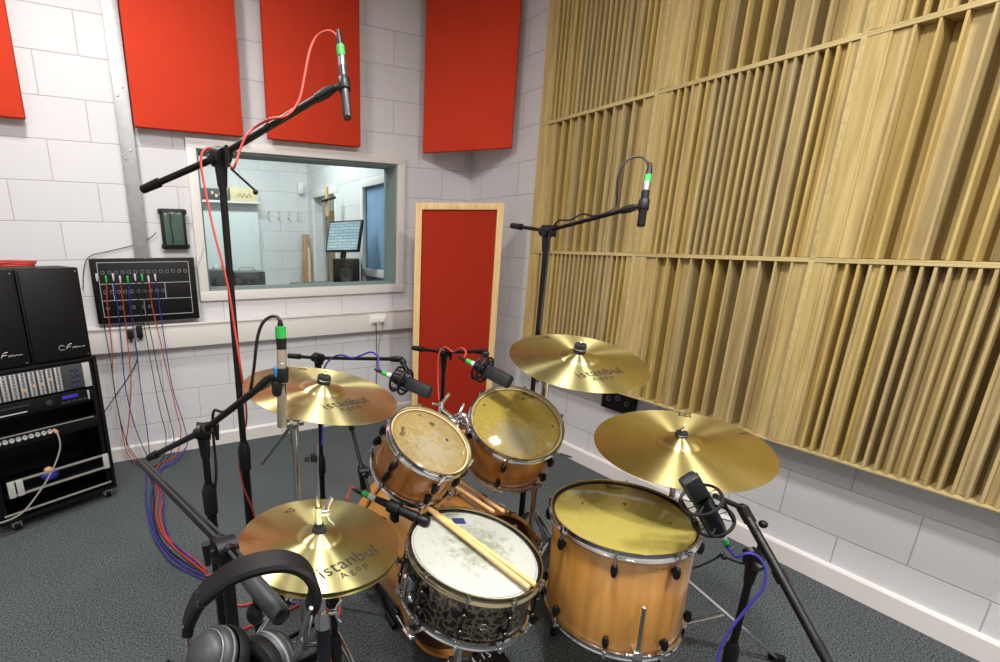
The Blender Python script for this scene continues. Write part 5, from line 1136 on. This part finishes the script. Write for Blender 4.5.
# cables on the floor near the kit
f = MB(); f.tube([(-2.504, -1.583, 0.020), (-2.430, -1.579, 0.008), (-2.366, -1.619, 0.008), (-2.322, -1.671, 0.008), (-2.293, -1.761, 0.008), (-2.321, -1.823, 0.012), (-2.366, -1.841, 0.012), (-2.412, -1.819, 0.008), (-2.460, -1.762, 0.008)], 0.0048, n=7, smooth=6)
lone('microphone_cable', f, redc, 'red cable looped on the carpet behind the foreground stand', 'cable', (-2.411, -1.809, 0.000))
f = MB(); f.tube([(-2.433, -1.975, 0.008), (-2.393, -1.966, 0.008), (-2.337, -1.964, 0.008), (-2.239, -1.951, 0.008), (-2.170, -1.933, 0.008)], 0.0048, n=7, smooth=6)
lone('microphone_cable', f, redc, 'short stretch of red cable on the carpet under the counterweight', 'cable', (-2.432, -1.966, -0.000))
f = MB(); f.tube([(-2.219, -1.895, 0.008), (-2.168, -1.927, 0.008), (-2.108, -1.946, 0.010), (-2.021, -1.955, 0.010), (-1.904, -1.957, 0.010)], 0.0048, n=7, smooth=6)
lone('microphone_cable', f, bluec, 'blue cable on the carpet under the hi-hat', 'cable', (-2.165, -1.918, 0.000))
f = MB(); f.tube([(-0.041, -1.298, 0.016), (0.018, -1.512, 0.020), (0.047, -1.743, 0.020), (0.081, -1.849, 0.012), (0.056, -2.035, 0.012), (-0.054, -2.258, 0.010)], 0.005, n=7, smooth=6)
lone('power_cable', f, blackc, 'black cable along the right baseboard behind the floor tom', 'cable', (0.084, -1.717, 0.000))
f = MB(); f.tube([(-0.779, -2.706, 0.250), (-0.832, -2.677, 0.220), (-0.753, -2.704, 0.240), (-1.031, -2.885, 0.482), (-1.082, -2.922, 0.540)], 0.0036, n=6, smooth=5)
lone('microphone_cable', f, blackc, 'short black cable curving behind the floor tom microphone', 'cable', (-1.101, -2.877, 0.469))
# clamp with metal clips under the headphones
t = thing('spring_clamp', 'black clamp with silver clips lying below the counterweight', 'clamp', tuple(V((-2.479, -2.772, 0.741))))
f = MB(); f.ball(V((-2.493, -2.766, 0.737)), 0.022, (0.8, 0.8, 1.1)); part('pad', f, black, t)
for x, y in ((268, 622), (281, 598)):
    p = V((-2.493, -2.766, 0.737)) if x < 270 else V((-2.447, -2.781, 0.765))
    f = MB()
    for o_ in (-0.008, 0.004): f.box(None, (0.006, 0.016, 0.03), bev=0.002, M=Matrix.Translation(p + V((0.02 + o_, 0, -0.004))) @ Matrix.Rotation(0.6, 4, 'Y'))
    part('clip', f, silver, t)
f = MB(); f.box(None, (0.06, 0.022, 0.024), bev=0.005, M=Matrix.Translation((-2.451, -2.779, 0.763)) @ Matrix.Rotation(0.5, 4, 'Y')); part('jaw', f, black, t)

# ------------------------------------------------------------------ headphones
arc = [V(q) for q in ((-2.627, -2.977, 0.923), (-2.620, -2.974, 0.944), (-2.604, -2.974, 0.970), (-2.580, -2.979, 0.991), (-2.550, -2.988, 1.010), (-2.517, -3.001, 1.021), (-2.486, -3.015, 1.024), (-2.464, -3.029, 1.016), (-2.453, -3.040, 0.999), (-2.451, -3.048, 0.977), (-2.459, -3.051, 0.956))]
hp = thing('headphones', 'black studio headphones hanging in the foreground in front of the hi-hat', 'headphones', tuple(V((-2.557, -3.048, 0.921))))
pts = catmull(arc, 5); F = V((0.10, 0.99, 0.10)).normalized()
def ribbon(pts, F, w, th, off=0.0, shift=0.0, taper=False):
    f = MB(); vs = []; fs = []; prof = [(-w / 2, -th * 0.2), (-w / 2 * 0.8, -th / 2), (w / 2 * 0.8, -th / 2), (w / 2, -th * 0.2), (w / 2, th * 0.2), (w / 2 * 0.8, th / 2), (-w / 2 * 0.8, th / 2), (-w / 2, th * 0.2)]; k = len(prof)
    for i, p in enumerate(pts):
        tn = (pts[min(i + 1, len(pts) - 1)] - pts[max(i - 1, 0)]).normalized(); nn = tn.cross(F).normalized() * -1
        if nn.z < 0 and 0.2 < i / len(pts) < 0.8: nn = -nn
        s = 1.0 - (0.45 * abs(2 * i / (len(pts) - 1) - 1) ** 3 if taper else 0)
        for a, b in prof: vs.append(p + F * (a * s + shift) + nn * (b + off))
    for i in range(len(pts) - 1):
        for q in range(k): fs.append([i * k + q, i * k + (q + 1) % k, (i + 1) * k + (q + 1) % k, (i + 1) * k + q])
    fs += [list(range(k))[::-1], [len(vs) - k + q for q in range(k)]]
    return f.add(vs, fs)
part('headband', ribbon(pts, F, 0.044, 0.015, taper=True), rubber, hp, sharp=35)
f = MB(); f.tube([p + F * -0.010 + V((0, 0, 0.006)) for p in pts[6:-6]], 0.0016, n=6); f.tube([p + F * 0.010 + V((0, 0, 0.006)) for p in pts[6:-6]], 0.0016, n=6); part('headband_seam_shine', f, simple('band_seam_shine', rgb(70, 72, 74), 0.4), hp)  # seam lines in lighter grey, painting in the shine along the headband
f = MB(); f.ball(V((-2.630, -2.982, 0.937)), 0.0028); f.ball(V((-2.456, -3.059, 0.970)), 0.0028); part('rivet', f, steel, hp)
for nm, q in (('left', [(-2.627, -2.976, 0.926), (-2.629, -2.982, 0.904), (-2.630, -3.016, 0.906), (-2.623, -3.024, 0.894)]), ('right', [(-2.463, -3.067, 0.972), (-2.469, -3.052, 0.938), (-2.478, -3.046, 0.904), (-2.490, -3.047, 0.882)])):
    f = MB(); f.tube(q, 0.0032, n=8, smooth=4); f.tube([V(z) + V((0.006, 0.008, 0)) for z in q], 0.0022, n=8, smooth=4); part('yoke', f, steel, hp)
for nm, p, ax in (('cup', (-2.597, -3.030, 0.913), (-0.70, -0.25, 0.66)), ('cup', (-2.520, -3.033, 0.879), (0.86, 0.50, -0.12))):
    M = axisM(p, ax)
    f = MB(); f.lathe([(0, 0.034), (0.012, 0.033), (0.026, 0.027), (0.031, 0.020), (0.0315, 0.014), (0.036, 0.012), (0.039, 0.006), (0.039, -0.006), (0.036, -0.010)], M, 36); cp = part('ear_cup', f, charcoal, hp)
    f = MB(); f.lathe([(0.040, -0.010), (0.043, -0.016), (0.042, -0.028), (0.034, -0.033), (0.022, -0.030), (0.020, -0.014), (0, -0.012)], M, 36); part('ear_pad', f, rubber, cp)
    f = MB(); f.lathe([(0.0325, 0.016), (0.0335, 0.015), (0.0325, 0.014)], M, 36); f.lathe([(0.0395, 0.002), (0.040, 0.0), (0.0395, -0.002)], M, 36); part('trim_ring', f, simple('graphite_ring_' + str(len(MATS)), rgb(110, 114, 116), 0.35), cp)

# ------------------------------------------------------------------ world, camera, view
w = bpy.data.worlds.new('World'); bpy.context.scene.world = w; w.use_nodes = True
w.node_tree.nodes['Background'].inputs['Color'].default_value = (0.9, 0.95, 1, 1); w.node_tree.nodes['Background'].inputs['Strength'].default_value = 0.3
cam = bpy.data.cameras.new('Camera'); co = bpy.data.objects.new('Camera', cam); C.objects.link(co)
cam.sensor_width = 36; cam.sensor_fit = 'HORIZONTAL'; cam.lens = 17.739; cam.shift_x = 0.11598; cam.shift_y = 0.05134; cam.clip_start = 0.05
r_ = V((0.89389495, -0.44826421, 0.00331995)); u_ = V((0.12104263, 0.24849186, 0.96104135)); f_ = V((0.43162542, 0.85866815, -0.27638469))
Mc = Matrix((r_, u_, -f_)).transposed().to_4x4(); Mc.translation = V((-2.6364, -3.6428, 1.4809)); co.matrix_world = Mc
bpy.context.scene.camera = co
vs_ = bpy.context.scene.view_settings
vs_.view_transform = 'Standard'; vs_.look = 'None'; vs_.gamma = 1; vs_.use_curve_mapping = False; vs_.exposure = 0.14
for o in bpy.data.objects:
    if 'mw' in o: del o['mw']
